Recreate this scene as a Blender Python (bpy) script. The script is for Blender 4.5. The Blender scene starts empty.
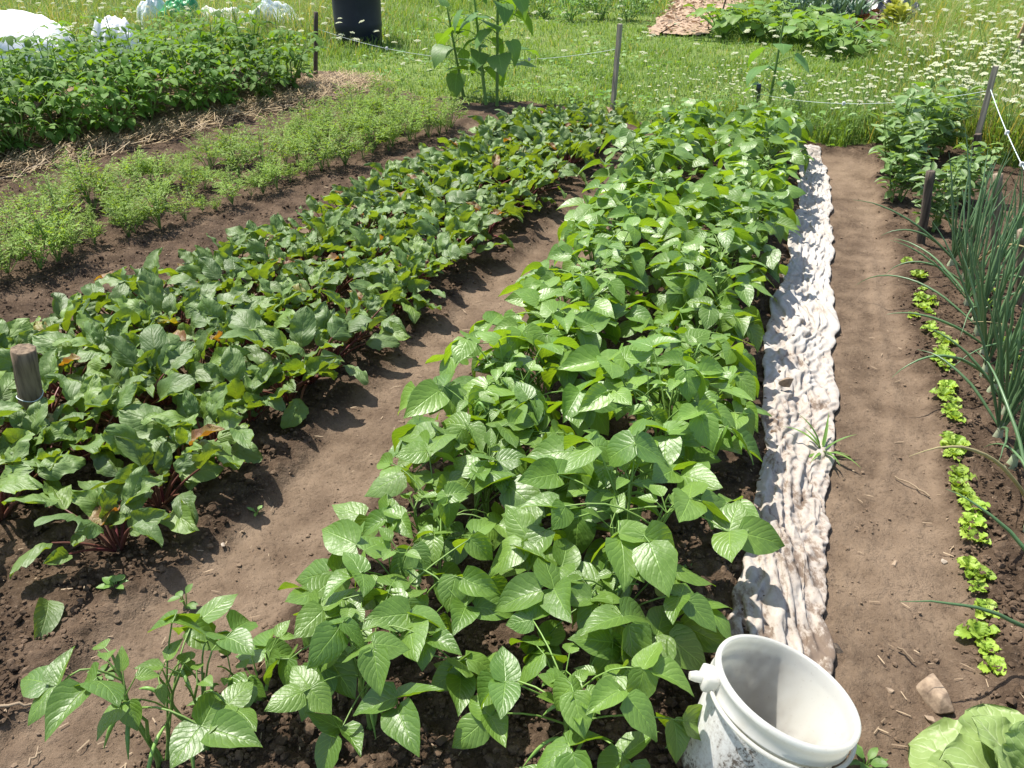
import bpy, math, random
import numpy as np
from mathutils import Vector, Matrix
rng = np.random.default_rng(7)
U = lambda a, b: float(rng.uniform(a, b))
R = math.radians
S = bpy.context.scene
COL = S.collection

# ------------------------------------------------------------------ camera
CH, PITCH, FPX = 1.6, R(30.0), 850.0
cp, sp = math.cos(PITCH), math.sin(PITCH)
cam = bpy.data.objects.new('camera', bpy.data.cameras.new('camera'))
COL.objects.link(cam)
cam.location = (0, 0, CH); cam.rotation_euler = (math.pi/2-PITCH, 0, 0)
cam.data.sensor_width = 36; cam.data.lens = 36*FPX/1024
cam.data.clip_end = 1000; cam.data.clip_start = .05
S.camera = cam

def ray(px, py):
    a = (px-512)/FPX; b = (384-py)/FPX
    return a, cp+b*sp, -sp+b*cp
def G(px, py, z=0.0):
    """ground point seen at a pixel of the survey photograph"""
    x, y, w = ray(px, py)
    t = (z-CH)/w
    return np.array((x*t, y*t, z))
def AtY(px, py, Y):
    x, y, w = ray(px, py)
    t = Y/y
    return np.array((x*t, Y, CH+w*t))
def P(x, y, z=0.0):
    d = y*cp-(z-CH)*sp
    h = y*sp+(z-CH)*cp
    return 512+FPX*x/d, 384-FPX*h/d

# ------------------------------------------------------------------ noise
def vnoise(x, y, seed=0):
    xi = np.floor(x).astype(np.int64); yi = np.floor(y).astype(np.int64)
    fx = x-xi; fy = y-yi
    fx = fx*fx*(3-2*fx); fy = fy*fy*(3-2*fy)
    def h(a, b):
        n = (a*374761393+b*668265263+seed*1442695041) & 0x7fffffff
        n = ((n ^ (n >> 13))*1274126177) & 0x7fffffff
        n = n ^ (n >> 16)
        return (n & 0xffff)/65535.0
    a = h(xi, yi); b = h(xi+1, yi); c = h(xi, yi+1); d = h(xi+1, yi+1)
    return (a*(1-fx)+b*fx)*(1-fy)+(c*(1-fx)+d*fx)*fy*1.0
def fbm(x, y, seed=0, n=3):
    s = 0; a = .5
    for i in range(n):
        s = s+a*(vnoise(x, y, seed+i)-.5); x, y = (x*.8-y*.6)*2.03+3.1, (x*.6+y*.8)*2.03+1.7; a *= .5
    return s
def poly_dist(x, y, pts):
    d = np.full(np.shape(x), 1e9)
    for a, b in zip(pts[:-1], pts[1:]):
        dx, dy = b[0]-a[0], b[1]-a[1]; L = dx*dx+dy*dy
        t = np.clip(((x-a[0])*dx+(y-a[1])*dy)/L, 0, 1)
        d = np.minimum(d, np.hypot(x-a[0]-t*dx, y-a[1]-t*dy))
    return d
def inside(px, py, poly):
    r = np.zeros(np.shape(px), bool)
    for (x0, y0), (x1, y1) in zip(poly, poly[1:]+poly[:1]):
        if y0 == y1: continue
        c = ((y0 > py) != (y1 > py)) & (px < (x1-x0)*(py-y0)/(y1-y0)+x0)
        r ^= c
    return r
W2 = lambda L: [G(*p)[:2] for p in L]
PATHS = [(W2([(-60, 880), (130, 690), (300, 520), (420, 385), (520, 282), (648, 165)]), .17),
         (W2([(-160, 450), (0, 385), (140, 302), (330, 228), (400, 190), (490, 128)]), .15),
         (W2([(905, 820), (880, 640), (866, 450), (850, 300), (836, 165)]), .23)]
POT = W2([(-120, 196), (315, 92)])          # foot of the potato ridge
pd = np.array(POT[1])-np.array(POT[0]); pd = pd/np.linalg.norm(pd); pn = np.array((-pd[1], pd[0]))
EDGE = np.array([(-600, 150), (-100, 100), (200, 74), (330, 78), (420, 100), (540, 107), (640, 124), (800, 147), (870, 152), (950, 150), (1010, 170), (1100, 205), (1600, 320)], float)
CHIP = [(648, 38), (706, 38), (725, 14), (770, -14), (700, -14), (676, 2)]
CHIP2 = [(893, 36), (925, 82), (952, 80), (930, 52), (908, 24)]

def pathmask(x, y):
    m = 0
    for pts, w in PATHS:
        d = poly_dist(x, y, pts)+fbm(x*5, y*5, 40, 2)*.16
        m = np.maximum(m, np.clip((w-d)/.10+.5, 0, 1))
    return m*m*(3-2*m)
def ridge(x, y):
    k = (x-POT[0][0])*pn[0]+(y-POT[0][1])*pn[1]
    return np.clip(k/.25, 0, 1)*np.clip((1.7-k)/.3, 0, 1)*np.clip((( x-POT[1][0])*pd[0]+(y-POT[1][1])*pd[1]-.3)/-.5, 0, 1)
def soft(x, y):
    m = pathmask(x, y)
    return fbm(x*.7, y*.7, 3, 2)*.03+(1-m)*.022-m*.012+fbm(x*4, y*4, 5, 2)*.035*(1-.5*m)+ridge(x, y)*.15
def H(x, y):
    return float(soft(np.array([x]), np.array([y]))[0])
def is_soil(x, y):
    px, py = P(x, y)
    n = fbm(np.asarray(x)*3, np.asarray(y)*3, 77, 3)*22
    return (py+n > np.interp(px, EDGE[:, 0], EDGE[:, 1]))

# ------------------------------------------------------------------ mesh builder
class MB:
    def __init__(s): s.v = []; s.q = []; s.t = []; s.a = []; s.n = 0; s.qm = []; s.tm = []
    def add(s, V, F, lf=None, m=0):
        V = np.asarray(V, float); F = np.asarray(F, int)
        s.v.append(V); s.a.append(np.zeros((len(V), 3)) if lf is None else np.asarray(lf, float))
        if len(F):
            if F.shape[1] == 4: s.q.append(F+s.n); s.qm.append(np.full(len(F), m))
            else: s.t.append(F+s.n); s.tm.append(np.full(len(F), m))
        s.n += len(V)
    def mesh(s, name, mats, smooth=True):
        me = bpy.data.meshes.new(name)
        V = np.concatenate(s.v); A = np.concatenate(s.a)
        q = np.concatenate(s.q) if s.q else np.zeros((0, 4), int)
        t = np.concatenate(s.t) if s.t else np.zeros((0, 3), int)
        me.vertices.add(len(V)); me.vertices.foreach_set('co', V.astype(np.float32).ravel())
        me.loops.add(q.size+t.size); me.loops.foreach_set('vertex_index', np.concatenate([q.ravel(), t.ravel()]).astype(np.int32))
        me.polygons.add(len(q)+len(t))
        st = np.concatenate([np.arange(len(q))*4, q.size+np.arange(len(t))*3])
        me.polygons.foreach_set('loop_start', st.astype(np.int32))
        me.polygons.foreach_set('use_smooth', np.full(len(st), smooth))
        me.update(calc_edges=True)
        at = me.attributes.new('lf', 'FLOAT_VECTOR', 'POINT'); at.data.foreach_set('vector', A.astype(np.float32).ravel())
        if not isinstance(mats, (list, tuple)): mats = [mats]
        for m in mats: me.materials.append(m)
        if len(mats) > 1:
            mi = np.concatenate(s.qm+s.tm); me.polygons.foreach_set('material_index', mi.astype(np.int32))
        me.validate(); me.update()
        return me
def link(name, me, parent=None, **k):
    o = bpy.data.objects.new(name, me); COL.objects.link(o)
    if parent: o.parent = parent
    for a, b in k.items(): o[a] = b
    return o
def thing(name, loc, label, cat, group=None, rot=(0, 0, 0), sc=1.0):
    o = bpy.data.objects.new(name, None); COL.objects.link(o)
    o.empty_display_size = .05
    o.location = loc; o.rotation_euler = rot; o.scale = (sc,)*3 if not isinstance(sc, tuple) else sc
    o['label'] = label; o['category'] = cat
    if group: o['group'] = group
    return o
def dup(protoparts, name, loc, rotz, sc, label, cat, group, tilt=(0, 0)):
    """a thing whose parts are copies of prototype parts (shared meshes)"""
    t = thing(name, loc, label, cat, group, (tilt[0], tilt[1], rotz), sc)
    for nm, me in protoparts:
        link(nm, me, t)
    return t
def rotm(az, pitch, roll=0):
    """columns: right, forward, normal"""
    ca, sa, c, s_ = math.cos(az), math.sin(az), math.cos(pitch), math.sin(pitch)
    f = np.array((c*ca, c*sa, s_)); r = np.array((sa, -ca, 0.0)); n = np.cross(r, f)
    cr, sr = math.cos(roll), math.sin(roll)
    r2 = r*cr+n*sr; n2 = n*cr-r*sr
    return np.stack([r2, f, n2], 1)
PROF = {
 'bean': ([0, .04, .12, .25, .4, .55, .7, .83, .93, 1], [.22, .62, .9, 1, .96, .82, .58, .33, .13, .01]),
 'beet': ([0, .06, .15, .3, .5, .7, .85, .95, 1], [.14, .45, .8, .98, 1, .85, .58, .28, .02]),
 'heart': ([0, .04, .12, .25, .45, .65, .82, .94, 1], [.35, .78, .98, 1, .85, .6, .32, .12, .01]),
 'oval': ([0, .1, .3, .5, .7, .9, 1], [.1, .55, .95, 1, .85, .4, .02]),
 'round': ([0, .05, .2, .5, .75, .92, 1], [.5, .85, 1, 1, .85, .5, .05]),
 'lance': ([0, .15, .4, .7, 1], [.4, .9, 1, .6, .02]),
 'frill': ([0, .2, .45, .7, .88, 1], [.2, .45, .75, 1, .95, .4]),
}
def leaf(mb, pos, M, L, W, prof, ns=6, nc=4, cup=.15, droop=.5, wave=0., wf=2.5, r=None, fold=0., twist=0., m=0, edge=0., crk=0.):
    v = np.linspace(0, 1, ns+1); u = np.linspace(-1, 1, nc+1)
    hw = np.interp(v, *PROF[prof])*W/2
    if edge: hw = hw*(1+edge*np.sin(v*37+U(0, 6)))
    th = -droop*v
    dy = np.cos(th)*L/ns; dz = np.sin(th)*L/ns
    y = np.concatenate([[0], np.cumsum(.5*(dy[1:]+dy[:-1]))]); z = np.concatenate([[0], np.cumsum(.5*(dz[1:]+dz[:-1]))])
    ph1, ph2 = U(0, 6.3), U(0, 6.3)
    uu, vv = np.meshgrid(u, v)
    hh = hw[:, None]
    X = uu*hh*(1-.25*abs(cup)); Z = z[:, None]+np.abs(uu)**1.5*hh*cup
    if wave:
        ph = np.where(uu > 0, ph1, ph2)
        Z = Z+wave*L*np.sin(6.283*wf*vv+ph)*uu*uu*np.minimum(1, 4*vv)
    Y = np.broadcast_to(y[:, None], X.shape)
    if crk:
        sd = int(U(0, 9999)); Z = Z+crk*L*(fbm(uu*1.6+9, vv*4.5, sd, 2)*2+np.abs(fbm(uu*3+4, vv*9, sd+3, 2))*1.6)*np.minimum(1, 5*vv)
        X = X*(1+.22*fbm(uu*0+sd*.1, vv*7+uu*2, sd+7, 2))
    # heart-shaped base: lobes reach back a little
    Y = Y-np.abs(uu)**2*hh*np.clip(.25-vv, 0, 1)*(1.6 if prof in ('bean', 'heart', 'round') else .4)
    if twist:
        a = twist*vv; X, Z = X*np.cos(a)-(Z-z[:, None])*np.sin(a), z[:, None]+X*np.sin(a)+(Z-z[:, None])*np.cos(a)
    V = np.stack([X, Y, Z], 2).reshape(-1, 3)@M.T+np.asarray(pos)
    i = np.arange(ns)[:, None]*(nc+1)+np.arange(nc)[None]
    F = np.stack([i, i+1, i+nc+2, i+nc+1], 2).reshape(-1, 4)
    rr = U(0, 1) if r is None else r
    mb.add(V, F, np.stack([uu.ravel(), vv.ravel(), np.full(uu.size, rr)], 1), m)
def tube(mb, pts, rad, n=6, r=None, m=0, cap=False):
    pts = np.asarray(pts, float); k = len(pts)
    rad = np.interp(np.linspace(0, 1, k), np.linspace(0, 1, len(rad)), rad) if np.ndim(rad) else np.full(k, rad)
    T = np.gradient(pts, axis=0); T /= np.linalg.norm(T, axis=1)[:, None]+1e-9
    ref = np.array((0, 0, 1.)) if abs(T[:, 2]).mean() < .8 else np.array((1., 0, 0))
    A = np.cross(T, ref); A /= np.linalg.norm(A, axis=1)[:, None]+1e-9; B = np.cross(T, A)
    an = np.arange(n)/n*2*math.pi
    V = pts[:, None]+rad[:, None, None]*(np.cos(an)[None, :, None]*A[:, None]+np.sin(an)[None, :, None]*B[:, None])
    i = np.arange(k-1)[:, None]*n; j = np.arange(n)[None]; j2 = (j+1) % n
    F = np.stack([i+j, i+j2, i+n+j2, i+n+j], 2).reshape(-1, 4)
    rr = U(0, 1) if r is None else r
    lf = np.zeros((k*n, 3)); lf[:, 1] = np.repeat(np.linspace(0, 1, k), n); lf[:, 2] = rr
    mb.add(V.reshape(-1, 3), F, lf, m)
    if cap:
        for base, c in ((0, pts[0]), ((k-1)*n, pts[-1])):
            ring = V.reshape(-1, 3)[base:base+n]
            VV = np.concatenate([ring, [c]]); FF = [(q, (q+1) % n, n) for q in range(n)]
            mb.add(VV, FF, None, m)
def bow(a, b, h, n=6, side=0.):
    t = np.linspace(0, 1, n)[:, None]; a = np.asarray(a, float); b = np.asarray(b, float)
    p = a+(b-a)*t; p[:, 2] += h*np.sin(t[:, 0]*math.pi)
    return p
def blob(mb, c, s, seed=0, sub=2, rough=.25, m=0):
    import bmesh
    bm = bmesh.new(); bmesh.ops.create_icosphere(bm, subdivisions=sub, radius=1)
    V = np.array([v.co[:] for v in bm.verts]); F = np.array([[v.index for v in f.verts] for f in bm.faces]); bm.free()
    d = fbm(V[:, 0]*1.6+seed*3.1, V[:, 1]*1.6+V[:, 2]*1.9, seed, 3)
    V = V*(1+rough*2*d)[:, None]
    V = np.clip(V, -.86, .86)
    mb.add(V*np.asarray(s)+np.asarray(c), F, np.full((len(V), 3), (seed*.37) % 1), m)

# ------------------------------------------------------------------ materials
def nt(name):
    m = bpy.data.materials.new(name); m.use_nodes = True; t = m.node_tree; t.nodes.clear()
    return m, t
class N:
    def __init__(s, t): s.t = t
    def __call__(s, typ, ins=None, **k):
        n = s.t.nodes.new('ShaderNode'+typ)
        for a, b in k.items(): setattr(n, a, b)
        for a, b in (ins or {}).items():
            sock = n.inputs[a]
            if isinstance(b, bpy.types.NodeSocket): s.t.links.new(b, sock)
            else:
                if sock.type == 'RGBA' and len(b) == 3: b = (*b, 1)
                sock.default_value = b
        return n
    def math(s, op, a, b=0., c=0., clamp=False):
        return s('Math', {0: a, 1: b, 2: c}, operation=op, use_clamp=clamp).outputs[0]
    def mix(s, f, a, b, bt='MIX'):
        n = s('Mix', None, data_type='RGBA', blend_type=bt)
        for i, v in ((0, f), (6, a), (7, b)):
            if isinstance(v, bpy.types.NodeSocket): s.t.links.new(v, n.inputs[i])
            else: n.inputs[i].default_value = (*v, 1) if (i > 0 and len(v) == 3) else v
        return n.outputs[2]
    def ss(s, x, a, b, lo=0., hi=1.):
        return s('MapRange', {0: x, 1: a, 2: b, 3: lo, 4: hi}, interpolation_type='SMOOTHSTEP').outputs[0]
    def noise(s, scale, detail=3, vec=None, rough=.55):
        i = {'Scale': scale, 'Detail': detail, 'Roughness': rough}
        if vec is not None: i['Vector'] = vec
        return s('TexNoise', i).outputs[0]
    def out(s, sh): s('OutputMaterial', {0: sh})

def leaf_mat(name, cA, cB, trans=.35, tcol=(1.5, 1.45, .35), rough=.42, spec=.5, vf=7., vs=3., vst=.35, veincol=None, rare=None, rare_t=.93, bump=.5, nscale=60, midw=.06):
    m, t = nt(name); n = N(t)
    at = n('Attribute', None, attribute_name='lf'); sx = n('SeparateXYZ', {0: at.outputs['Vector']}).outputs
    u = n.math('ABSOLUTE', sx[0]); v = sx[1]; r = sx[2]
    oi = n('ObjectInfo').outputs['Random']
    geo = n('NewGeometry')
    co = n('TexCoord').outputs['Object']
    nz = n.noise(nscale, 3, co)
    f = n.math('ADD', n.math('MULTIPLY', r, .75), n.math('MULTIPLY', nz, .5)); f = n.math('SUBTRACT', f, .15, clamp=True)
    col = n.mix(f, cA, cB)
    ov = n.math('ADD', n.math('MULTIPLY', oi, .35), .82)
    col = n.mix(1.0, col, n('CombineColor', {0: ov, 1: ov, 2: ov}).outputs[0], 'MULTIPLY')
    if rare:
        for k, (th, c) in enumerate(rare):
            blot = n.math('ADD', n.math('MULTIPLY', r, 1.0), n.math('MULTIPLY', n.math('SUBTRACT', n.noise(25, 2, co), .5), .06))
            col = n.mix(n.ss(blot, th-.01, th+.015), col, c)
    mid = n.ss(u, 0., midw, 1., 0.)
    wob = n.math('MULTIPLY', n.math('SUBTRACT', n.noise(30, 2, co), .5), 1.3)
    lat = n.math('FRACT', n.math('ADD', wob, n.math('SUBTRACT', n.math('ADD', n.math('MULTIPLY', v, vf), n.math('MULTIPLY', r, 3.0)), n.math('MULTIPLY', u, vs))))
    ld = n.math('ABSOLUTE', n.math('SUBTRACT', lat, .5))
    lv = n.math('MULTIPLY', n.ss(ld, 0.0, .07, 1., 0.), n.ss(u, .75, 1.0, .8, 0.))
    vein = n.math('MAXIMUM', mid, lv)
    vc = veincol or tuple(min(1, x*2.2+.03) for x in cB)
    col = n.mix(n.math('MULTIPLY', vein, vst), col, vc)
    hgt = n.math('SUBTRACT', n.math('MULTIPLY', n.ss(ld, 0, .3), .22), n.math('MULTIPLY', mid, .4))
    hgt = n.math('ADD', hgt, n.math('MULTIPLY', n.noise(nscale*2.2, 2, co), .7))
    bp = n('Bump', {'Strength': bump*.75, 'Distance': .004, 'Height': hgt}).outputs[0]
    rg = n.math('ADD', n.math('MULTIPLY', nz, .2), rough-.1)
    pr = n('BsdfPrincipled', {'Base Color': col, 'Roughness': rg, 'Specular IOR Level': spec, 'Normal': bp}).outputs[0]
    tc = n.mix(1.0, col, tuple(tcol), 'MULTIPLY')
    tr = n('BsdfTranslucent', {'Color': tc, 'Normal': bp}).outputs[0]
    n.out(n('MixShader', {0: trans, 1: pr, 2: tr}).outputs[0])
    return m
def plain(name, c, c2=None, rough=.7, spec=.3, scale=20, bump=.3, dist=.004, metal=0., stretch=None, detail=4, coord='Object'):
    m, t = nt(name); n = N(t)
    co = n('TexCoord').outputs[coord]
    if stretch: co = n('Mapping', {0: co, 'Scale': stretch}).outputs[0]
    nz = n.noise(scale, detail, co)
    col = n.mix(n.ss(nz, .3, .7), c, c2 or tuple(x*.6 for x in c))
    bp = n('Bump', {'Strength': bump, 'Distance': dist, 'Height': nz}).outputs[0]
    n.out(n('BsdfPrincipled', {'Base Color': col, 'Roughness': rough, 'Specular IOR Level': spec, 'Normal': bp, 'Metallic': metal}).outputs[0])
    return m

M = {}
M['bean'] = leaf_mat('bean_leaf', (.1, .205, .03), (.175, .295, .045), .4, (1.75, 1.5, .25), .44, .85, 6.5, 2.6, .3, bump=.7, nscale=38)
M['stem'] = leaf_mat('green_stem', (.14, .25, .05), (.2, .31, .07), .15, rough=.5, vst=0., bump=.1)
M['pod'] = leaf_mat('bean_pod', (.15, .29, .06), (.22, .36, .08), .15, rough=.45, vst=0., bump=.1)
M['beet'] = leaf_mat('beet_leaf', (.09, .165, .034), (.16, .25, .06), .36, (1.9, 1.6, .25), .55, .75, 8, 3, .26, (.2, .25, .07), rare=[(.8, (.15, .25, .04)), (.965, (.24, .2, .035)), (.985, (.2, .09, .035))], bump=.8, nscale=38, midw=.1)
M['beetstem'] = leaf_mat('beet_stalk', (.15, .03, .04), (.17, .09, .05), .1, (1, 1, 1), .4, .5, vst=0., bump=.1)
M['carrot'] = leaf_mat('carrot_leaf', (.16, .265, .04), (.26, .375, .065), .42, (1.4, 1.3, .4), .55, .3, vst=.0, bump=.1)
M['potato'] = leaf_mat('potato_leaf', (.075, .165, .025), (.135, .25, .038), .42, (1.7, 1.5, .25), .58, .3, 5, 2, .2, bump=.5)
M['onion'] = leaf_mat('onion_leaf', (.095, .18, .07), (.15, .25, .11), .18, (1.2, 1.3, .6), .38, .55, vst=0., bump=.05, rare=[(.95, (.4, .33, .16))])
M['bulb'] = leaf_mat('onion_bulb', (.3, .36, .2), (.42, .45, .3), .1, rough=.45, vst=0., bump=.1)
M['lettuce'] = leaf_mat('lettuce_leaf', (.22, .36, .04), (.34, .46, .07), .35, (1.2, 1.15, .4), .45, .4, 5, 2, .2, bump=.4)
M['cabbage'] = leaf_mat('head_lettuce_leaf', (.2, .3, .085), (.29, .375, .13), .25, (1.3, 1.25, .5), .45, .4, 6, 3, .7, (.42, .5, .26), bump=.9, nscale=22, rare=[(.9, (.33, .22, .11))])
M['fava'] = leaf_mat('broad_bean_leaf', (.12, .21, .06), (.2, .3, .1), .38, (1.4, 1.35, .4), .48, .6, 5, 2, .2, bump=.3)
M['sunfl'] = leaf_mat('sunflower_leaf', (.075, .165, .035), (.125, .235, .05), .42, (1.8, 1.6, .3), .5, .45, 6, 3, .25, bump=.5, nscale=25)
M['squash'] = leaf_mat('squash_leaf', (.1, .2, .035), (.18, .29, .05), .4, (1.5, 1.35, .35), .5, .4, 5, 3, .25, bump=.5, nscale=25)
M['leek'] = leaf_mat('leek_leaf', (.07, .14, .085), (.12, .19, .115), .15, (1.2, 1.2, .7), .45, .45, vst=0., bump=.05)
M['redlettuce'] = leaf_mat('red_lettuce_leaf', (.09, .025, .02), (.14, .07, .03), .2, (1.3, 1, .6), .45, .4, bump=.4)
M['yellowplant'] = leaf_mat('yellow_leaf', (.28, .32, .05), (.38, .38, .08), .3, (1.1, 1.1, .5), .5, .3)
M['grass'] = leaf_mat('grass_blade', (.12, .225, .04), (.215, .315, .075), .42, (1.25, 1.15, .4), .55, .25, vst=0., bump=0., rare=[(.92, (.4, .36, .15))])
M['weedleaf'] = leaf_mat('weed_leaf', (.1, .205, .04), (.17, .29, .06), .38, rough=.5, vst=.2, bump=.2)
M['lace'] = leaf_mat('white_umbel', (.4, .43, .26), (.56, .58, .4), .25, (1, 1, .9), .7, .2, vst=0., bump=0.)
M['straw'] = leaf_mat('straw', (.36, .25, .13), (.56, .43, .24), .1, (1, 1, 1), .6, .3, vst=0., bump=0., rare=[(.72, (.12, .075, .04))])
M['litter'] = leaf_mat('dry_litter', (.17, .12, .075), (.33, .25, .16), .05, (1, 1, 1), .7, .3, vst=0., bump=0.)
M['wood'] = plain('weathered_wood', (.3, .24, .165), (.13, .1, .07), .8, .2, 90, .8, .004, stretch=(1, 1, .08))
M['stakewood'] = plain('brown_stake_wood', (.21, .155, .1), (.09, .065, .043), .85, .2, 80, .9, .005, stretch=(1, 1, .08))
M['darkwood'] = plain('old_dark_wood', (.12, .095, .07), (.045, .035, .028), .85, .2, 90, .8, .004, stretch=(1, 1, .08))
M['greywood'] = plain('grey_wood', (.34, .3, .23), (.19, .165, .125), .8, .2, 90, .7, .004, stretch=(1, 1, .08))
M['osb'] = plain('chipboard', (.5, .36, .17), (.33, .21, .09), .7, .3, 40, .3, coord='Object', stretch=(1, 1, .4))
M['stone'] = plain('stone', (.3, .225, .155), (.16, .115, .08), .85, .25, 45, .7, .004)
M['palestone'] = plain('pale_stone', (.45, .38, .3), (.3, .23, .17), .8, .3, 25, .6, .003)
M['barrel'] = plain('blue_black_plastic', (.006, .009, .024), (.009, .013, .03), .42, .35, 8, .05)
M['twine'] = plain('white_twine', (.6, .65, .62), (.5, .6, .57), .6, .3)
M['whiteplastic'] = plain('white_clip', (.75, .75, .73), None, .5, .4)
M['blackplastic'] = plain('black_film', (.02, .02, .022), (.012, .012, .013), .32, .6, 12, .5, .02)
M['greyfilm'] = plain('grey_film', (.35, .34, .33), (.25, .24, .24), .4, .5, 12, .5, .02)
M['greenbag'] = plain('green_net_bag', (.02, .28, .08), (.012, .17, .05), .35, .5, 14, .8, .02)
M['clearbag'] = plain('pale_bag', (.62, .68, .68), (.45, .52, .5), .35, .5, 12, .7, .02)
M['rowcover'] = plain('white_fleece', (.8, .8, .79), (.7, .7, .69), .8, .2, 6, .5, .02)
M['chips'] = plain('bark_chips', (.4, .29, .2), (.25, .17, .11), .85, .2, 40, .8, .01)

M['straw2'] = leaf_mat('pale_chips', (.3, .2, .13), (.5, .37, .25), .05, (1, 1, 1), .8, .2, vst=0., bump=0.)
def soil_mat(name, bump=.9):
    m, t = nt(name); n = N(t)
    at = n('Attribute', None, attribute_name='lf'); sx = n('SeparateXYZ', {0: at.outputs['Vector']}).outputs
    co = n('TexCoord').outputs['Object']
    big = n.noise(1.3, 3, co); md = n.noise(9, 4, co); fine = n.noise(70, 6, co, .65); vf = n.noise(260, 3, co, .7)
    loose = n.mix(n.ss(md, .3, .72), (.053, .035, .022), (.116, .078, .05))
    dry = n.mix(n.ss(n.math('ADD', n.math('MULTIPLY', md, .6), n.math('MULTIPLY', big, .5)), .35, .75), (.125, .086, .056), (.232, .168, .113))
    k = n.math('ADD', n.math('MULTIPLY', sx[0], 1.1), n.math('MULTIPLY', n.math('SUBTRACT', md, .5), .7), clamp=True)
    col = n.mix(k, loose, dry)
    col = n.mix(n.ss(n.noise(3.2, 5, co, .6), .5, .68, 0, .4), col, (.07, .046, .031))
    col = n.mix(n.math('MULTIPLY', n.ss(sx[1], .3, .9), .75), col, n.mix(n.ss(fine, .35, .65), (.15, .1, .055), (.4, .285, .16)))
    col = n.mix(n.ss(fine, .53, .7, 0, .6), col, (.2, .145, .1))
    col = n.mix(n.ss(fine, .46, .3, 0, .6), col, (.04, .026, .018))
    col = n.mix(n.ss(vf, .66, .76, 0, .7), col, (.27, .21, .155))
    h = n.math('ADD', n.math('MULTIPLY', fine, 1.), n.math('MULTIPLY', vf, .45))
    bp = n('Bump', {'Strength': bump, 'Distance': .014, 'Height': h}).outputs[0]
    n.out(n('BsdfPrincipled', {'Base Color': col, 'Roughness': .95, 'Specular IOR Level': .12, 'Normal': bp}).outputs[0])
    return m
M['soil'] = soil_mat('garden_soil')
M['crumb'] = soil_mat('soil_crumb', .08)
def meadow_mat():
    m, t = nt('meadow_turf'); n = N(t)
    co = n('TexCoord').outputs['Object']
    a = n.noise(1.2, 4, co); b = n.noise(30, 4, co)
    col = n.mix(n.ss(b, .3, .7), (.1, .15, .03), (.17, .22, .06))
    col = n.mix(n.ss(a, .55, .75, 0, .5), col, (.24, .22, .09))
    bp = n('Bump', {'Strength': .8, 'Distance': .03, 'Height': b}).outputs[0]
    n.out(n('BsdfPrincipled', {'Base Color': col, 'Roughness': .9, 'Specular IOR Level': .15, 'Normal': bp}).outputs[0])
    return m
M['turf'] = meadow_mat()
def fabric_mat():
    m, t = nt('dirty_white_fabric'); n = N(t)
    at = n('Attribute', None, attribute_name='lf'); sx = n('SeparateXYZ', {0: at.outputs['Vector']}).outputs
    co = n('TexCoord').outputs['Object']
    st = n('Mapping', {0: co, 'Rotation': (0, 0, R(-17)), 'Scale': (1, .6, 1)}).outputs[0]
    a = n.noise(9, 5, st, .65); b = n.noise(55, 5, st, .7); c = n.noise(3, 2, co)
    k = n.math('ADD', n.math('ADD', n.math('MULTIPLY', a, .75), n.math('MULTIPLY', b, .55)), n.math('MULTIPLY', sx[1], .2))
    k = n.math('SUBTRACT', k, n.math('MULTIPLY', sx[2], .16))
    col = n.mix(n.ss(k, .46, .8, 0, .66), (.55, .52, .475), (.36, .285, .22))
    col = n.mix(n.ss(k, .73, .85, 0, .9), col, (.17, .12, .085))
    bp = n('Bump', {'Strength': .6, 'Distance': .008, 'Height': n.math('ADD', a, n.math('MULTIPLY', n.noise(30, 4, co, .6), .5))}).outputs[0]
    pr = n('BsdfPrincipled', {'Base Color': col, 'Roughness': .75, 'Specular IOR Level': .25, 'Normal': bp}).outputs[0]
    tr = n('BsdfTranslucent', {'Color': col, 'Normal': bp}).outputs[0]
    n.out(n('MixShader', {0: .25, 1: pr, 2: tr}).outputs[0])
    return m
M['fabric'] = fabric_mat()
def bucket_mat(name, dirt):
    m, t = nt(name); n = N(t)
    co = n('TexCoord').outputs['Object']
    a = n.noise(9, 5, n('Mapping', {0: co, 'Scale': (1, 1, .45)}).outputs[0], .65); b = n.noise(110, 3, co, .7)
    z = n('SeparateXYZ', {0: co}).outputs[2]
    k = n.math('ADD', n.math('MULTIPLY', a, .8), n.math('MULTIPLY', b, .5))
    col = (.8, .8, .775)
    if dirt:
        k = n.math('SUBTRACT', k, n.math('MULTIPLY', z, .75)); k = n.math('ADD', k, .06)
        col = n.mix(n.ss(k, .5, .76, 0, .65), (.8, .8, .775), (.36, .3, .235))
        col = n.mix(n.ss(k, .64, .72, 0, .85), col, (.1, .075, .055))
    else:
        col = n.mix(n.ss(a, .42, .7, 0, .45), n.mix(n.ss(b, .6, .74, 0, .55), (.8, .79, .75), (.38, .33, .28)), (.62, .55, .42))
    pr = n('BsdfPrincipled', {'Base Color': col, 'Roughness': .38, 'Specular IOR Level': .5}).outputs[0]
    tr = n('BsdfTranslucent', {'Color': n.mix(1., col, (1, .99, .92), 'MULTIPLY') if dirt else (.8, .8, .74)}).outputs[0]
    n.out(n('MixShader', {0: .3 if dirt else .58, 1: pr, 2: tr}).outputs[0])
    return m
M['bucket'] = bucket_mat('white_bucket_plastic_soiled', True)
M['rim'] = bucket_mat('white_bucket_plastic', False)
M['residue'] = plain('cream_residue', (.74, .69, .53), (.62, .56, .4), .6, .3, 12, .4)

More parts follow.
